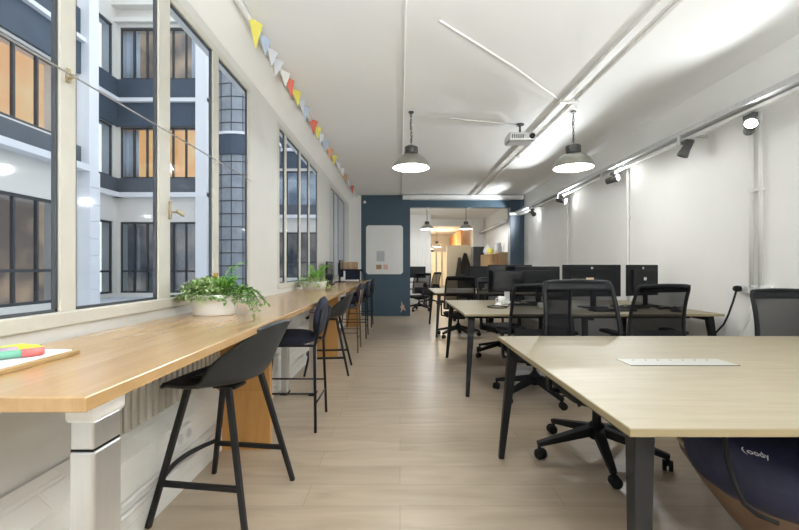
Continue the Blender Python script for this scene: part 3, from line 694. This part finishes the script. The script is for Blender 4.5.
# ------------------------------------------------------------------ desks
def make_desk(label, y0, y1, x0=.585, x1=2.92, grommet=True):
    t = thing('bench_desk', label, 'desk', (0, 0, 0), 0, 'bench desks in a row')
    z1, z0 = .745, .724
    MB().box((x0, y0, z0+.001), (x1, y1, z1)).build('tabletop', M['desk'], t, bevel=.002)
    eb = MB().box((x0-.0015, y0-.0015, z0), (x1+.0015, y0+.001, z1-.0015)).box((x0-.0015, y1-.001, z0), (x1+.0015, y1+.0015, z1-.0015)).box((x0-.0015, y0, z0), (x0+.001, y1, z1-.0015)).box((x1-.001, y0, z0), (x1+.0015, y1, z1-.0015))
    eb.build('edge_band', M['deskedge'], t)
    fr = MB()
    for y in (y0+.28, y1-.28): fr.box((x0+.12, y-.02, z0-.05), (x1-.12, y+.02, z0-.008))
    for x in (x0+.078, (x0+x1)/2, x1-.078): fr.box((x-.025, y0+.06, z0-.045), (x+.025, y1-.06, z0-.0))
    fr.build('frame', M['black'], t, bevel=.003)
    for x, sx in ((x0, 1), (x1, -1)):
        for y, sy in ((y0, 1), (y1, -1)):
            MB().bar((x+sx*.075, y+sy*.085, z0), (x+sx*.022, y+sy*.0, 0), .058, .05, .032, .03, up=(0, 1, 0)).build('leg', M['black'], t, bevel=.004)
    xm = (x0+x1)/2
    for y, sy in ((y0, 1), (y1, -1)): MB().bar((xm, y+sy*.2, z0), (xm, y+sy*.16, 0), .05, .04, .032, .03, up=(0, 1, 0)).build('leg', M['black'], t, bevel=.004)
    if grommet:
        for xc, ww in ((x0+(xm-x0)*.53, .23), (xm+(x1-xm)*.5, .23)):
            yc = (y0+y1)/2+.02
            g = MB().box((xc-ww, yc-.06, z1), (xc+ww, yc+.06, z1+.0025)).build('cable_flap', M['flap'], t, bevel=.001)
            ho = MB()
            for k in range(7): ho.box((xc-.17+k*.055, yc+.032, z1+.0025), (xc-.162+k*.055, yc+.039, z1+.0032))
            ho.box((xc-ww-.002, yc-.062, z1+.0003), (xc+ww+.002, yc-.06, z1+.0028))
            ho.build('flap_detail', M['iron'], g)
    return t
make_desk('empty light oak bench desk nearest the camera with metal cable flap', 1.033, 2.44, .595)
make_desk('light oak bench desk second from the camera holding four monitors', 3.60, 5.17)
make_desk('light oak bench desk third from the camera before the blue opening', 6.65, 8.25)

# ------------------------------------------------------------------ office chairs
def make_chair(label):
    """faces local +Y, origin on the floor under the column"""
    t = thing('office_chair', label, 'chair', (0, 0, 0), 0, 'black mesh office chairs')
    base = MB(); cas = []
    for k in range(5):
        a = 2*PI*k/5+.07; d = Vector((math.cos(a), math.sin(a), 0))
        base.bar(Vector((0, 0, .165))+d*.02, Vector((0, 0, .085))+d*.375, .066, .055, .036, .03)
        cas.append(d*.365)
    base.lathe([(.045, .11), (.05, .12), (.045, .20), (.03, .21)], seg=20)
    bo = base.build('base', M['plastic'], t, bevel=.006)
    for i, p in enumerate(cas):
        c = MB(); a = 1.1*i+.4; ax = Vector((math.cos(a), math.sin(a), 0)); fw = Vector((-ax.y, ax.x, 0))
        for q in (-1, 1):
            R = ax.to_track_quat('Z', 'Y').to_matrix().to_4x4()
            cc = MB().lathe([(.012, -.011), (.029, -.010), (.031, 0), (.029, .010), (.012, .011)], seg=20); cc.xf(Matrix.Translation(p+fw*.012+ax*q*.0155+Vector((0, 0, .031))) @ R)
            tmp = bpy.data.meshes.new('tmp'); cc.bm.to_mesh(tmp); c.bm.from_mesh(tmp); bpy.data.meshes.remove(tmp); cc.bm.free()
        c.tube([p+Vector((0, 0, .035)), p+Vector((0, 0, .09))], .010, 8)
        c.build('caster', M['rubber'], bo, smooth=True)
    MB().lathe([(.026, .17), (.026, .28), (.016, .285), (.016, .39)], seg=18).build('gas_column', M['plastic'], t, smooth=False)
    MB().box((-.10, -.14, .375), (.10, .12, .42)).bar((.09, .02, .40), (.24, .02, .395), .012, .010).bar((0, -.12, .40), (0, -.285, .46), .07, .035).build('mechanism', M['plastic'], t, bevel=.008)
    def seat(u, v):
        x = (u*2-1)*.245; y = (v*2-1)*.24; e = max(abs(u*2-1), abs(v*2-1))
        sq = abs(u*2-1)**4*abs(v*2-1)**4
        return (x*(1-.10*sq), y*(1-.10*sq)+.02, .487-.02*e**6-.03*max(0, v-.7)**1.5*3)
    MB().grid(seat, 14, 14, .06).build('seat', M['fabric'], t, smooth=True)
    def B(u, v, off=0):
        s = u*2-1; z = .56+v*.52
        hw = .262-.035*v-.012*math.sin(v*PI)*0
        y = -.245-.085*v+.075*math.sin(v*PI*.9+.1)*.65-off
        y += .045*s*s
        if v > .93: hw *= 1-.04*(v-.93)/.07
        return Vector((s*hw, y, z))
    path = []
    for k in range(17): path.append(B(k/16, 0))
    for k in range(1, 17): path.append(B(1, k/16))
    for k in range(1, 17): path.append(B(1-k/16, 1)+Vector((0, 0, .008*math.sin(PI*k/16))))
    for k in range(1, 16): path.append(B(0, 1-k/16))
    bk = MB().tube(path, .0145, 8, closed=True).bar((0, -.285, .46), B(.5, .12, .02), .07, .035, .06, .025).bar(B(.5, .12, .02), B(.5, .12, .0), .24, .03).build('back_frame', M['plastic'], t, smooth=True)
    MB().grid(lambda u, v: B(.02+u*.96, .01+v*.98), 16, 16).build('mesh_panel', M['net'], bk, smooth=True)
    MB().grid(lambda u, v: B(.02+u*.96, .90+v*.09, -.006), 12, 3, .006).build('top_band', M['plastic'], bk, smooth=True)
    lb = MB().grid(lambda u, v: B(.07+u*.86, .02+v*.27, .014), 14, 6, .008)
    for k in range(9):
        u = .22+k*.07; lb.bar(B(u, .06, .024), B(u, .17, .024), .012, .012).bar(B(u, .06, -.002), B(u, .17, -.002), .012, .012)
    lb.build('lumbar_support', M['plastic'], t, smooth=False)
    for s in (-1, 1):
        ar = MB().bar((s*.20, -.02, .41), (s*.285, -.02, .43), .05, .02).bar((s*.285, -.02, .42), (s*.292, -.03, .655), .06, .022, .045, .022, up=(1, 0, 0)).build('armrest', M['plastic'], t, bevel=.006)
        MB().box((s*.292-.045, -.15, .65), (s*.292+.045, .11, .68)).build('arm_pad', M['rubber'], ar, bevel=.012)
    return t
c0 = make_chair('black mesh chair tucked behind the nearest desk, its whole back in view'); put(c0, 1.215, 2.47, PI)
def chair(x, y, rz, label, low=.07):
    c = put(copy_tree(c0), x, y, rz, label)
    for k in kids(c):                      # gas spring set lower
        if k.name.startswith('gas_column'): k.scale.z = .80
        elif not k.name.startswith('base'): k.location.z = -low
    return c
chair(2.74, 2.60, PI-.10, 'black mesh chair behind the nearest desk beside the wall socket', .09)
chair(2.16, 3.58, .10, 'black mesh chair before the second desk facing the wall side monitors')
chair(1.22, 3.62, -.10, 'black mesh chair before the second desk partly hidden behind the centre chair')
chair(1.35, 5.32, PI+.3, 'black chair on the far side of the second desk behind the monitors')
chair(.99, 6.80, 0.0, 'black mesh chair before the third desk facing the blue opening')
chair(.52, 10.95, .35, 'black mesh chair just beyond the opening beside the blue wall')
chair(1.55, 8.75, PI, 'black mesh chair on the far side of the third desk')
chair(.95, 12.6, PI/2+.4, 'black office chair in the next room beside the white wall edge')

for k in kids(c0):
    if not k.name.startswith(('base', 'gas')): k.location.z = -.02
# ------------------------------------------------------------------ on the desks
zd = .745
monitor('wide black monitor seen from behind with sticker, on the second desk', (2.02, 4.22, zd), PI+.03, .62, .335, .115, logo=True, sticker=(-.005, .165, .08, .035, M['foodlabel']))
monitor('black monitor seen from behind at an angle, nearest the right wall', (2.64, 4.36, zd), PI+.42, .50, .335, .115, logo=True, sticker=(-.02, .09, .04, .11, M['whitep']))
monitor('black monitor in the middle of the second desk above the hidden chair', (1.655, 4.82, zd), PI-.02, .53, .30, .135, slot=False)
monitor('black monitor facing the camera at the left of the second desk', (1.38, 5.02, zd), .05, .56, .345, .11, slot=False)
monitor('small glossy screen in front of the left monitor on the second desk', (1.27, 4.70, zd), 0.08, .36, .24, .14, slot=False, silver=True)
monitor('black monitor seen from behind on the third desk', (1.49, 7.45, zd), PI, .55, .32, .13, slot=False)
monitor('black monitor on the third desk half hidden by the second desk screens', (2.15, 7.6, zd), PI, .55, .32, .13, slot=False)
def keyboard(label, x, y, rz):
    t = thing('keyboard', label, 'keyboard', (x, y, zd), rz, 'keyboards on the desks')
    MB().box((-.21, -.065, 0), (.21, .065, .014)).build('body', M['plastic'], t, bevel=.004)
    k = MB()
    for i in range(15):
        for j in range(5): k.box((-.2+i*.0268, -.056+j*.0226, .014), (-.2+i*.0268+.022, -.056+j*.0226+.018, .019))
    k.build('keys', M['rubber'], t)
keyboard('black keyboard on the second desk before the wide monitor', 2.05, 3.86, .05)
keyboard('black keyboard on the second desk below the glossy screen', 1.45, 4.45, -.05)
def mouse(label, x, y, m='plastic'):
    t = thing('computer_mouse', label, 'mouse', (x, y, zd), .2, 'mice on the desks')
    MB().grid(lambda u, v: (math.cos(2*PI*u)*.033*math.sin(PI*v*.5), math.sin(2*PI*u)*.055*math.sin(PI*v*.5), .036*math.cos(PI*v*.5)), 20, 8).build('body', M[m], t, smooth=True)
    MB().lathe([(.004, -.004), (.008, -.004), (.008, .004), (.004, .004)], (0, .022, .032), 12, axis='X').build('scroll_wheel', M['iron'], t)
mouse('black mouse at the wall end of the second desk', 2.62, 3.80)
mouse('white mouse on the second desk beside the black cable loop', 1.08, 4.40, 'whitep')
def cabletangle(label, x, y, sx, sy, n, seed, m='rubber'):
    r = random.Random(seed); pts = []
    for k in range(n):
        pts.append((x+sx*math.sin(k*.9+r.uniform(-.3, .3)), y+sy*math.cos(k*1.37+r.uniform(-.3, .3)), zd+.008+.012*(k % 3)))
    sm = []
    for a, b_ in zip(pts, pts[1:]):
        for q in range(4): sm.append(Vector(a).lerp(Vector(b_), q/4))
    tag(MB().tube(sm, .0055, 6).build('cable_tangle', M[m], smooth=True), label, 'cable')
cabletangle('tangle of black cables on the second desk between wide and angled monitor', 2.33, 4.05, .16, .09, 22, 4)
cabletangle('black cables lying at the wall end of the second desk', 2.66, 4.0, .11, .08, 14, 9)
tag(MB().tube([(1.02+.10*math.cos(a*.4), 4.2+.13*math.sin(a*.4), zd+.007) for a in range(16)]+[(1.2, 4.4, zd+.007), (1.3, 4.7, zd+.007)], .006, 6).build('cable_loop', M['rubber'], smooth=True), 'black cable loop at the left end of the second desk', 'cable')
t = thing('white_mug', 'white mug on the second desk beside the glossy screen', 'mug', (1.16, 4.58, zd))
MB().lathe([(.03, 0), (.036, .005), (.04, .09), (.037, .09), (.033, .01), (.001, .009)], seg=24, cap=False).build('cup', M['pot'], t, smooth=True)
MB().tube([(-.038, 0, .07), (-.06, 0, .065), (-.064, 0, .045), (-.055, 0, .025), (-.037, 0, .02)], .005, 8).build('handle', M['pot'], t, smooth=True)
t = thing('white_adapter', 'white adapter block on the second desk seen through the mesh chair', 'adapter', (1.50, 4.2, zd))
MB().box((-.05, -.03, 0), (.05, .03, .05)).build('body', M['whitep'], t, bevel=.006)
MB().tube([(.05, 0, .02), (.10, .02, .01), (.16, .08, .008)], .004, 6).build('lead', M['whitep'], t)
# under the desks
t = thing('white_box', 'flat white carton on the floor under the second desk', 'box', (1.33, 4.16, 0))
MB().box((-.15, -.11, 0), (.15, .11, .12)).build('carton', M['paper'], t, bevel=.004); MB().box((-.155, -.115, .095), (.155, .115, .125)).build('lid', M['paper'], t, bevel=.004)
tag(MB().tube([(at(725, 425, 1.12).x, 1.12, .722), at(725, 440, 1.12), at(727, 458, 1.12), at(734, 482, 1.11), at(744, 503, 1.11), at(758, 515, 1.12), at(777, 523, 1.13)], .007, 8).build('hanging_cable', M['rubber'], smooth=True), 'black cable hanging below the nearest desk in front of the navy bag', 'cable')

# navy bag in a brown tub
tx, ty = 1.62, 1.62
t = thing('round_tub', 'round brown tub under the nearest desk holding the navy bag', 'tub', (tx+.01, ty, 0))
MB().lathe([(.001, 0), (.15, 0), (.17, .03), (.25, .12), (.34, .24), (.41, .35), (.42, .39), (.41, .392), (.395, .35), (.33, .25), (.23, .135), (.14, .04), (.001, .03)], seg=44, cap=False).build('shell', M['tub'], t, smooth=True)
MB().tube([(math.cos(2*PI*k/44)*.416, math.sin(2*PI*k/44)*.416, .392) for k in range(44)], .009, 8, closed=True).build('rim', M['tubin'], t, smooth=True)
t = thing('navy_bag', 'navy blue bag with white lettering slumped under the nearest desk', 'bag', (tx, ty, 0))
SP = [(-.491, -.10, .47, .0005, .0005), (-.485, -.10, .465, .07, .075), (-.465, -.10, .46, .11, .095), (-.42, -.12, .44, .17, .12), (-.34, -.13, .422, .215, .137), (-.22, -.135, .40, .245, .148), (-.08, -.14, .38, .255, .155), (.08, -.14, .36, .26, .16), (.24, -.13, .34, .24, .155), (.37, -.10, .32, .19, .12), (.45, -.08, .31, .10, .06), (.47, -.08, .31, .0005, .0005)]
def bag(u, v):
    k = v*(len(SP)-1); i = min(int(k), len(SP)-2); q = k-i
    x, y, z, ry, rz_ = [SP[i][n]*(1-q)+SP[i+1][n]*q for n in range(5)]
    a = 2*PI*u; fold = 1+.05*math.sin(a*3+v*9)+.035*math.sin(v*23+a)
    return (x, y+math.cos(a)*ry*fold, z+math.sin(a)*rz_*fold)
MB().grid(bag, 36, 30).build('body', M['navy'], t, smooth=True)
MB().tube([(-.30, -.12, .55), (-.17, -.16, .585), (0, -.18, .575), (.12, -.16, .52)], .012, 8).build('handle', M['rubber'], t, smooth=True)
cu = bpy.data.curves.new('lettering', 'FONT'); cu.body = '(oody'; cu.size = .028; cu.extrude = .0015; cu.align_x = 'CENTER'
tmp = bpy.data.objects.new('tmp', cu); COL.objects.link(tmp); bpy.context.view_layer.update()
me = bpy.data.meshes.new_from_object(tmp.evaluated_get(bpy.context.evaluated_depsgraph_get())); bpy.data.objects.remove(tmp)
me.materials.clear(); me.materials.append(M['lettering'])
lt = bpy.data.objects.new('lettering', me); COL.objects.link(lt); lt.parent = t

for vx in me.vertices:                       # lay the letters on the bag's front
    xw = -.40 + vx.co.x; lo, hi = 0.0, 1.0
    for _ in range(30):
        md = (lo+hi)/2
        if bag(.4, md)[0] < xw: lo = md
        else: hi = md
    uu = (134 - math.degrees((vx.co.y-.01)/.15))/360
    p = Vector(bag(uu, lo)); n = (Vector(bag(uu, lo+.004))-p).cross(Vector(bag(uu+.004, lo))-p).normalized()
    if n.y > 0: n = -n
    vx.co = p + n*(.002+max(0, vx.co.z))

# ------------------------------------------------------------------ rooms beyond the opening
struct(MB().box((-.2, 13.2, 0), (1.02, 13.4, ZC)), 'wall_partition', M['wall'])
struct(MB().box((-.3, YB+.2, 0), (-.2, 13.4, ZC)), 'wall_side', M['wall'])
struct(MB().box((.9, 13.4, 0), (1.0, 21, ZC)), 'wall_inner', M['wall'])
struct(MB().box((-.3, 21.0, 0), (3.2, 21.2, ZC)), 'wall_far', M['cream'])
struct(MB().box((1.02, 14.3, 2.66), (2.98, 14.5, ZC)), 'trim_6', M['wall'])
struct(MB().box((2.6, 14.2, 0), (2.98, 14.55, ZC)), 'trim_7', M['wall'])
run('vertical_pipe', 'white vertical pipe on the pier in the next room', [(2.98, 14.1, 1.0), (2.98, 14.1, 2.8)], .03)
cp = MB()
for k in range(9): cp.box((.2+k*.09, 13.17, .1), (.27+k*.09, 13.2, 2.7))
tag(cp.build('folding_screen', M['wall'], bevel=.01), 'white slatted panel against the wall just beyond the opening', 'panel')
t = thing('desk', 'small light desk beyond the opening beside the blue wall', 'desk', (.35, 12.0, 0))
MB().box((-.5, -.4, .725), (.45, .4, .745)).build('tabletop', M['desk'], t)
for sx in (-.45, .4):
    for sy in (-.35, .35): MB().bar((sx, sy, .725), (sx*1.04, sy*1.04, 0), .05, .05, .03, .03).build('leg', M['black'], t)
monitor('grey monitor on the small desk beyond the opening', (.52, 12.0, .745), PI, .5, .34, .12, slot=False)
struct(MB().box((1.42, 20.9, 0), (1.75, 21.0, 2.1)).box((1.30, 20.93, 0), (1.42, 21.0, 2.1)), 'door_1', M['darkcab'])
t = thing('window_blind', 'cream blind strips over the far room window', 'blind', (0, 0, 0))
for k in range(3): MB().box((1.62+k*.30, 20.80, .25), (1.85+k*.30, 20.84, 2.0)).build('strip', M['blind'], t)
pw = MB().box((1.98, 16.9, 0), (3.0, 17.0, 2.12)); struct(pw, 'wall_divider', M['cream'])
t = thing('hanging_coat', 'dark coat hanging on the cream partition in the far room', 'coat', (2.72, 16.78, 0))
def coat(u, v):
    a = 2*PI*u; k = v; w_ = .06+.16*min(1, k*2.2)-.02*k; return (math.cos(a)*w_*(1+.08*math.sin(5*a))+.02, math.sin(a)*.09*(1+.1*math.sin(4*a)), 1.78-1.15*k)
MB().grid(coat, 28, 14).build('cloth', M['fabric'], t, smooth=True)
MB().tube([(0, 0, 1.76), (0, .06, 1.84), (0, .11, 1.84)], .01, 8).build('hook', M['iron'], t)
t = thing('hanging_scarf', 'grey green scarf hanging left of the dark coat', 'scarf', (2.50, 16.78, 0))
MB().grid(lambda u, v: (math.cos(2*PI*u)*(.05+.09*v)*(1+.1*math.sin(10*PI*u))-.05*v, math.sin(2*PI*u)*.05, 1.6-.9*v), 24, 10).build('cloth', M['leather'], t, smooth=True)
t = thing('tall_cabinet', 'dark grey tall cabinet beside the pier in the next room', 'cabinet', (2.40, 13.3, 0))
MB().box((-.0, -.2, 0), (.36, .25, 1.86)).build('body', M['darkcab'], t, bevel=.004); MB().box((.01, -.215, .05), (.175, -.2, 1.82)).build('door', M['darkcab'], t); MB().box((.185, -.215, .05), (.35, -.2, 1.82)).build('door', M['darkcab'], t)
struct(MB().box((2.60, 17.0, 2.0), (2.66, 20.95, 2.80)), 'warm_lit_wall', M['orange'])  # orange colour stands for warm light falling on the far room wall
t = thing('wall_shelf', 'pine cubby shelf on the right wall of the next room', 'shelf', (0, 0, 0))
yS0, yS1, zS0, zS1 = 10.55, 13.0, 1.18, 1.58
sh = MB()
for z in (zS0, zS1-.02): sh.box((2.62, yS0, z), (2.995, yS1, z+.02))
sh.box((2.98, yS0, zS0), (2.998, yS1, zS1))
sh.build('boards', M['shelfwood'], t)
for k in range(7):
    y = yS0+k*(yS1-yS0-.02)/6; MB().box((2.62, y, zS0), (2.995, y+.02, zS1)).build('divider', M['shelfwood'], t)
bcol = ['f_white', 'p_red', 'card', 'f_yellow', 'clay', 'orange', 'f_grey', 'boardwood']
bl = ['white', 'coral red', 'brown', 'yellow', 'slate grey', 'orange', 'light grey', 'dark brown']
for k in range(8):
    y = 10.62+k*.30; h = random.uniform(.2, .32)
    t = thing('book', '%s book upright in the pine cubby shelf' % bl[k], 'book', (2.70, y, zS0+.0205), 0, 'books in the pine shelf')
    MB().box((0, 0, 0), (.2, .05, h)).build('cover', M[bcol[k]], t, bevel=.002); MB().box((.004, .006, .004), (.204, .044, h-.004)).build('pages', M['paper'], t)
def vase(label, x, y, prof, m, cat='vase'):
    tag(MB().lathe(prof, (x, y, zS1+.0005), 24, cap=False).build('vase', M[m], smooth=True), label, cat, 'ornaments on the pine shelf')
vase('pale bulbous vase at the far end of the pine shelf', 2.78, 12.7, [(.001, 0), (.09, 0), (.14, .10), (.11, .2), (.05, .27), (.06, .32)], 'f_white')
vase('yellow vase standing on top of the pine shelf', 2.75, 12.2, [(.001, 0), (.06, 0), (.1, .08), (.07, .16), (.04, .2)], 'f_yellow')
vase('grey jug on the middle of the pine shelf', 2.82, 11.5, [(.001, 0), (.1, 0), (.12, .14), (.08, .24), (.1, .3)], 'clay')
tag(MB().box((2.93, 10.7, zS1), (2.96, 11.2, zS1+.42), Matrix.Rotation(.12, 3, 'Y')).build('leaning_board', M['paper']), 'white board leaning on the wall above the pine shelf', 'board')
run('tray_pipe', 'white duct bend wrapping the blue column under the tray', [(2.62, YB-.1, 2.45), (2.75, YB-.12, 2.46), (2.9, YB-.12, 2.46), (2.97, YB-.4, 2.46)], .035, M['whitepipe'])
run('far_tray', 'grey cable tray continuing along the right wall of the next room', [(2.86, 10.0, 2.42), (2.86, 14.2, 2.42)], .05, M['tray'], 'cable tray')
def far_light(x, y, z, e, c):
    l = bpy.data.lights.new('far_lamp', 'POINT'); l.energy = e; l.color = c; l.shadow_soft_size = .1
    lo = bpy.data.objects.new('far_lamp', l); COL.objects.link(lo); lo.location = (x, y, z)
far_light(1.9, 18.6, 2.3, 30, (1, .80, .52)); far_light(1.6, 15.6, 2.3, 12, (1, .86, .62))

# ------------------------------------------------------------------ courtyard
struct(MB().box((-9.5, -6, .25), (XW-.11, 18, .40)), 'ground', M['zinc'])
def facade(name, label, loc, rz, L, wins, bands, ztop=9.2, thick=.3, pane=.41, gl=.04, gr=.36):
    """local x along the wall, outward = -y. wins: (x0,x1,z0,z1,glow,curtain cells); bands: (z0,z1,mat,depth)"""
    t = thing(name, label, 'building', loc, rz)
    # wall with openings: solid strips around window rows
    rows = sorted({(w_[2], w_[3]) for w_ in wins})
    wl = MB(); z = .3
    for z0, z1 in rows:
        wl.box((0, 0, z), (L, thick, z0))
        xs = sorted([(w_[0], w_[1]) for w_ in wins if (w_[2], w_[3]) == (z0, z1)]); x = 0
        for a, b in xs:
            if a > x+1e-4: wl.box((x, 0, z0), (a, thick, z1))
            x = b
        if x < L-1e-4: wl.box((x, 0, z0), (L, thick, z1))
        z = z1
    wl.box((0, 0, z), (L, thick, ztop))
    wl.build('wall', M['fac_cream'], t)
    for z0, z1, m, d in bands:
        MB().box((0, -d, z0), (L, .002, z1)).build('band', M[m], t)
    for x0, x1, z0, z1, glow, cur in wins:
        fr = MB(); n = max(1, round((x1-x0)/pane)); s = (x1-x0)/n
        for k in range(n+1): fr.box((x0+k*s-.018, .03, z0), (x0+k*s+.018, .09, z1))
        for zz in (z0, z1-.05): fr.box((x0, .03, zz), (x1, .09, zz+.05))
        if z0 < 1: fr.box((x0, .03, z0+.55), (x1, .08, z0+.60))
        wo = fr.build('window', M['sash'], t)
        MB().box((x0, .055, z0), (x1, .062, z1)).build('pane', M['glass_out'], wo)
        MB().box((x0-gl, .45, z0-.2), (x1+gr, .48, z1+.2)).build('room_glow', M[glow], wo)
        for a, b in cur:
            MB().grid(lambda u, v: (x0+(a+(b-a)*u)*s, .14+.02*math.sin(u*22), z1-.05-(z1-z0-.1)*v), 24, 2, .004).build('curtain', M['curtain'], wo, smooth=True)
    return t
common = [(3.02, 3.14, 'fac_white', .16), (3.14, 3.53, 'fac_grey', .05), (4.90, 5.52, 'fac_blue', .05), (5.52, 5.62, 'fac_white', .14), (5.62, 6.14, 'fac_blue', .05)]
# building across the courtyard, parallel to the window wall
facade('courtyard_building', 'courtyard building with warm lit upper windows seen through the first pane', (-6.2, -3, 0), PI/2, 10.7,
       [(4.0, 10.3, .54, 2.37, 'warm_dim', []), (4.0, 10.3, 3.55, 4.85, 'warm', []), (4.0, 10.3, 6.2, 7.5, 'dim', [])],
       [(3.02, 3.14, 'fac_white', .25), (3.14, 3.50, 'fac_grey', .06), (4.90, 5.50, 'fac_blue', .06), (5.50, 5.58, 'fac_white', .16), (5.58, 6.15, 'fac_blue', .05)], gr=.75)
o = MB()
for k in range(18): o.box((-6.2-.40, 7.705, .3), (-5.985, 7.95, 9.2)) if k == 0 else None
for k in range(8): o.box((-6.2, 7.702, .42+k*.33), (-5.97, 7.965, .42+k*.33+.31))
tag(o.build('stone_pilaster', M['fac_white'], bevel=.004), 'white grooved stone pilaster beyond the second window pane', 'pilaster')
facade('courtyard_wing', 'recessed courtyard wing with narrow blue window column behind the pilaster', (-7.5, 7.9, 0), PI/2, 2.7,
       [(1.4, 2.55, .5, 2.38, 'dim', []), (1.4, 2.55, 3.53, 4.90, 'cold', []), (1.4, 2.55, 6.16, 7.54, 'cold', [])], common, pane=.5, gr=.1)
facade('courtyard_facade', 'courtyard facade facing the camera with lit windows on two floors', (-7.5, 10.6, 0), 0, 2.45,
       [(.08, 2.15, .5, 2.38, 'dim', []), (.08, 2.15, 3.53, 4.90, 'warm', [(0, 1.2)]), (.08, 2.15, 6.16, 7.54, 'warm_dim', [(0, 1.3), (5.3, 6.3)])],
       common+[(7.62, 7.74, 'fac_cream', .12), (8.0, 8.25, 'fac_cream', .22)], pane=.33, gl=.4, gr=.04)
tag(MB().box((-5.35, 10.45, .3), (-5.05, 10.598, 9.2)).build('facade_pier', M['fac_white'], bevel=.004), 'white wall pier at the edge of the facing courtyard facade', 'pilaster')
# round glazed stair tower
t = thing('stair_tower', 'round glazed stair tower in the courtyard corner', 'tower', (-4.65, 12.0, 0))
MB().lathe([(.97, .3), (.97, 9.2)], seg=40).build('glazing', mat('tower_glass', (.30, .33, .37), .3, noise=.35, nscale=3), t)
fr = MB()
for k in range(30):
    z = .5+k*.36
    if z < 9: fr.tube([(math.cos(2*PI*q/36)*.98, math.sin(2*PI*q/36)*.98, z) for q in range(36)], .012, 4, closed=True)
for k in range(20):
    a = 2*PI*k/20; fr.tube([(math.cos(a)*.98, math.sin(a)*.98, .3), (math.cos(a)*.98, math.sin(a)*.98, 9.2)], .012, 4)
fr.build('glazing_bars', M['sash'], t)
MB().lathe([(1.02, 4.3), (1.02, 4.85)], seg=40).build('panel_band', M['fac_blue'], t)
MB().lathe([(1.05, 4.85), (1.05, 4.92)], seg=40).build('ledge', M['fac_white'], t)
facade('rear_building', 'dark glazed building seen through the second group of windows', (-6.4, 15.0, 0), 0, 4.7,
       [(.2, 4.5, .8, 2.5, 'dim', []), (.2, 4.5, 3.3, 4.8, 'cold', []), (.2, 4.5, 5.6, 7.0, 'cold', [])], common, pane=.4, gl=.3, gr=.04)

# ------------------------------------------------------------------ light, camera
W = bpy.data.worlds.new('sky'); bpy.context.scene.world = W; W.use_nodes = True
bg = W.node_tree.nodes['Background']; bg.inputs[0].default_value = (.92, .95, 1.0, 1); bg.inputs[1].default_value = 1.3
cam = bpy.data.cameras.new('camera'); cam.lens = 18.02; cam.sensor_width = 36; cam.clip_start = .05
cam.shift_y = 3/799; cam.shift_x = -.5/799
co = bpy.data.objects.new('camera', cam); COL.objects.link(co); co.location = (0, 0, H); co.rotation_euler = (PI/2, 0, 0)
sc = bpy.context.scene; sc.camera = co
sc.view_settings.view_transform = 'Standard'; sc.view_settings.look = 'None'; sc.view_settings.exposure = 0.54; sc.view_settings.gamma = 1
sc.view_settings.use_curve_mapping = False
sc.cycles.max_bounces = 10; sc.cycles.diffuse_bounces = 6; sc.cycles.transparent_max_bounces = 16
sc.cycles.sample_clamp_indirect = 6
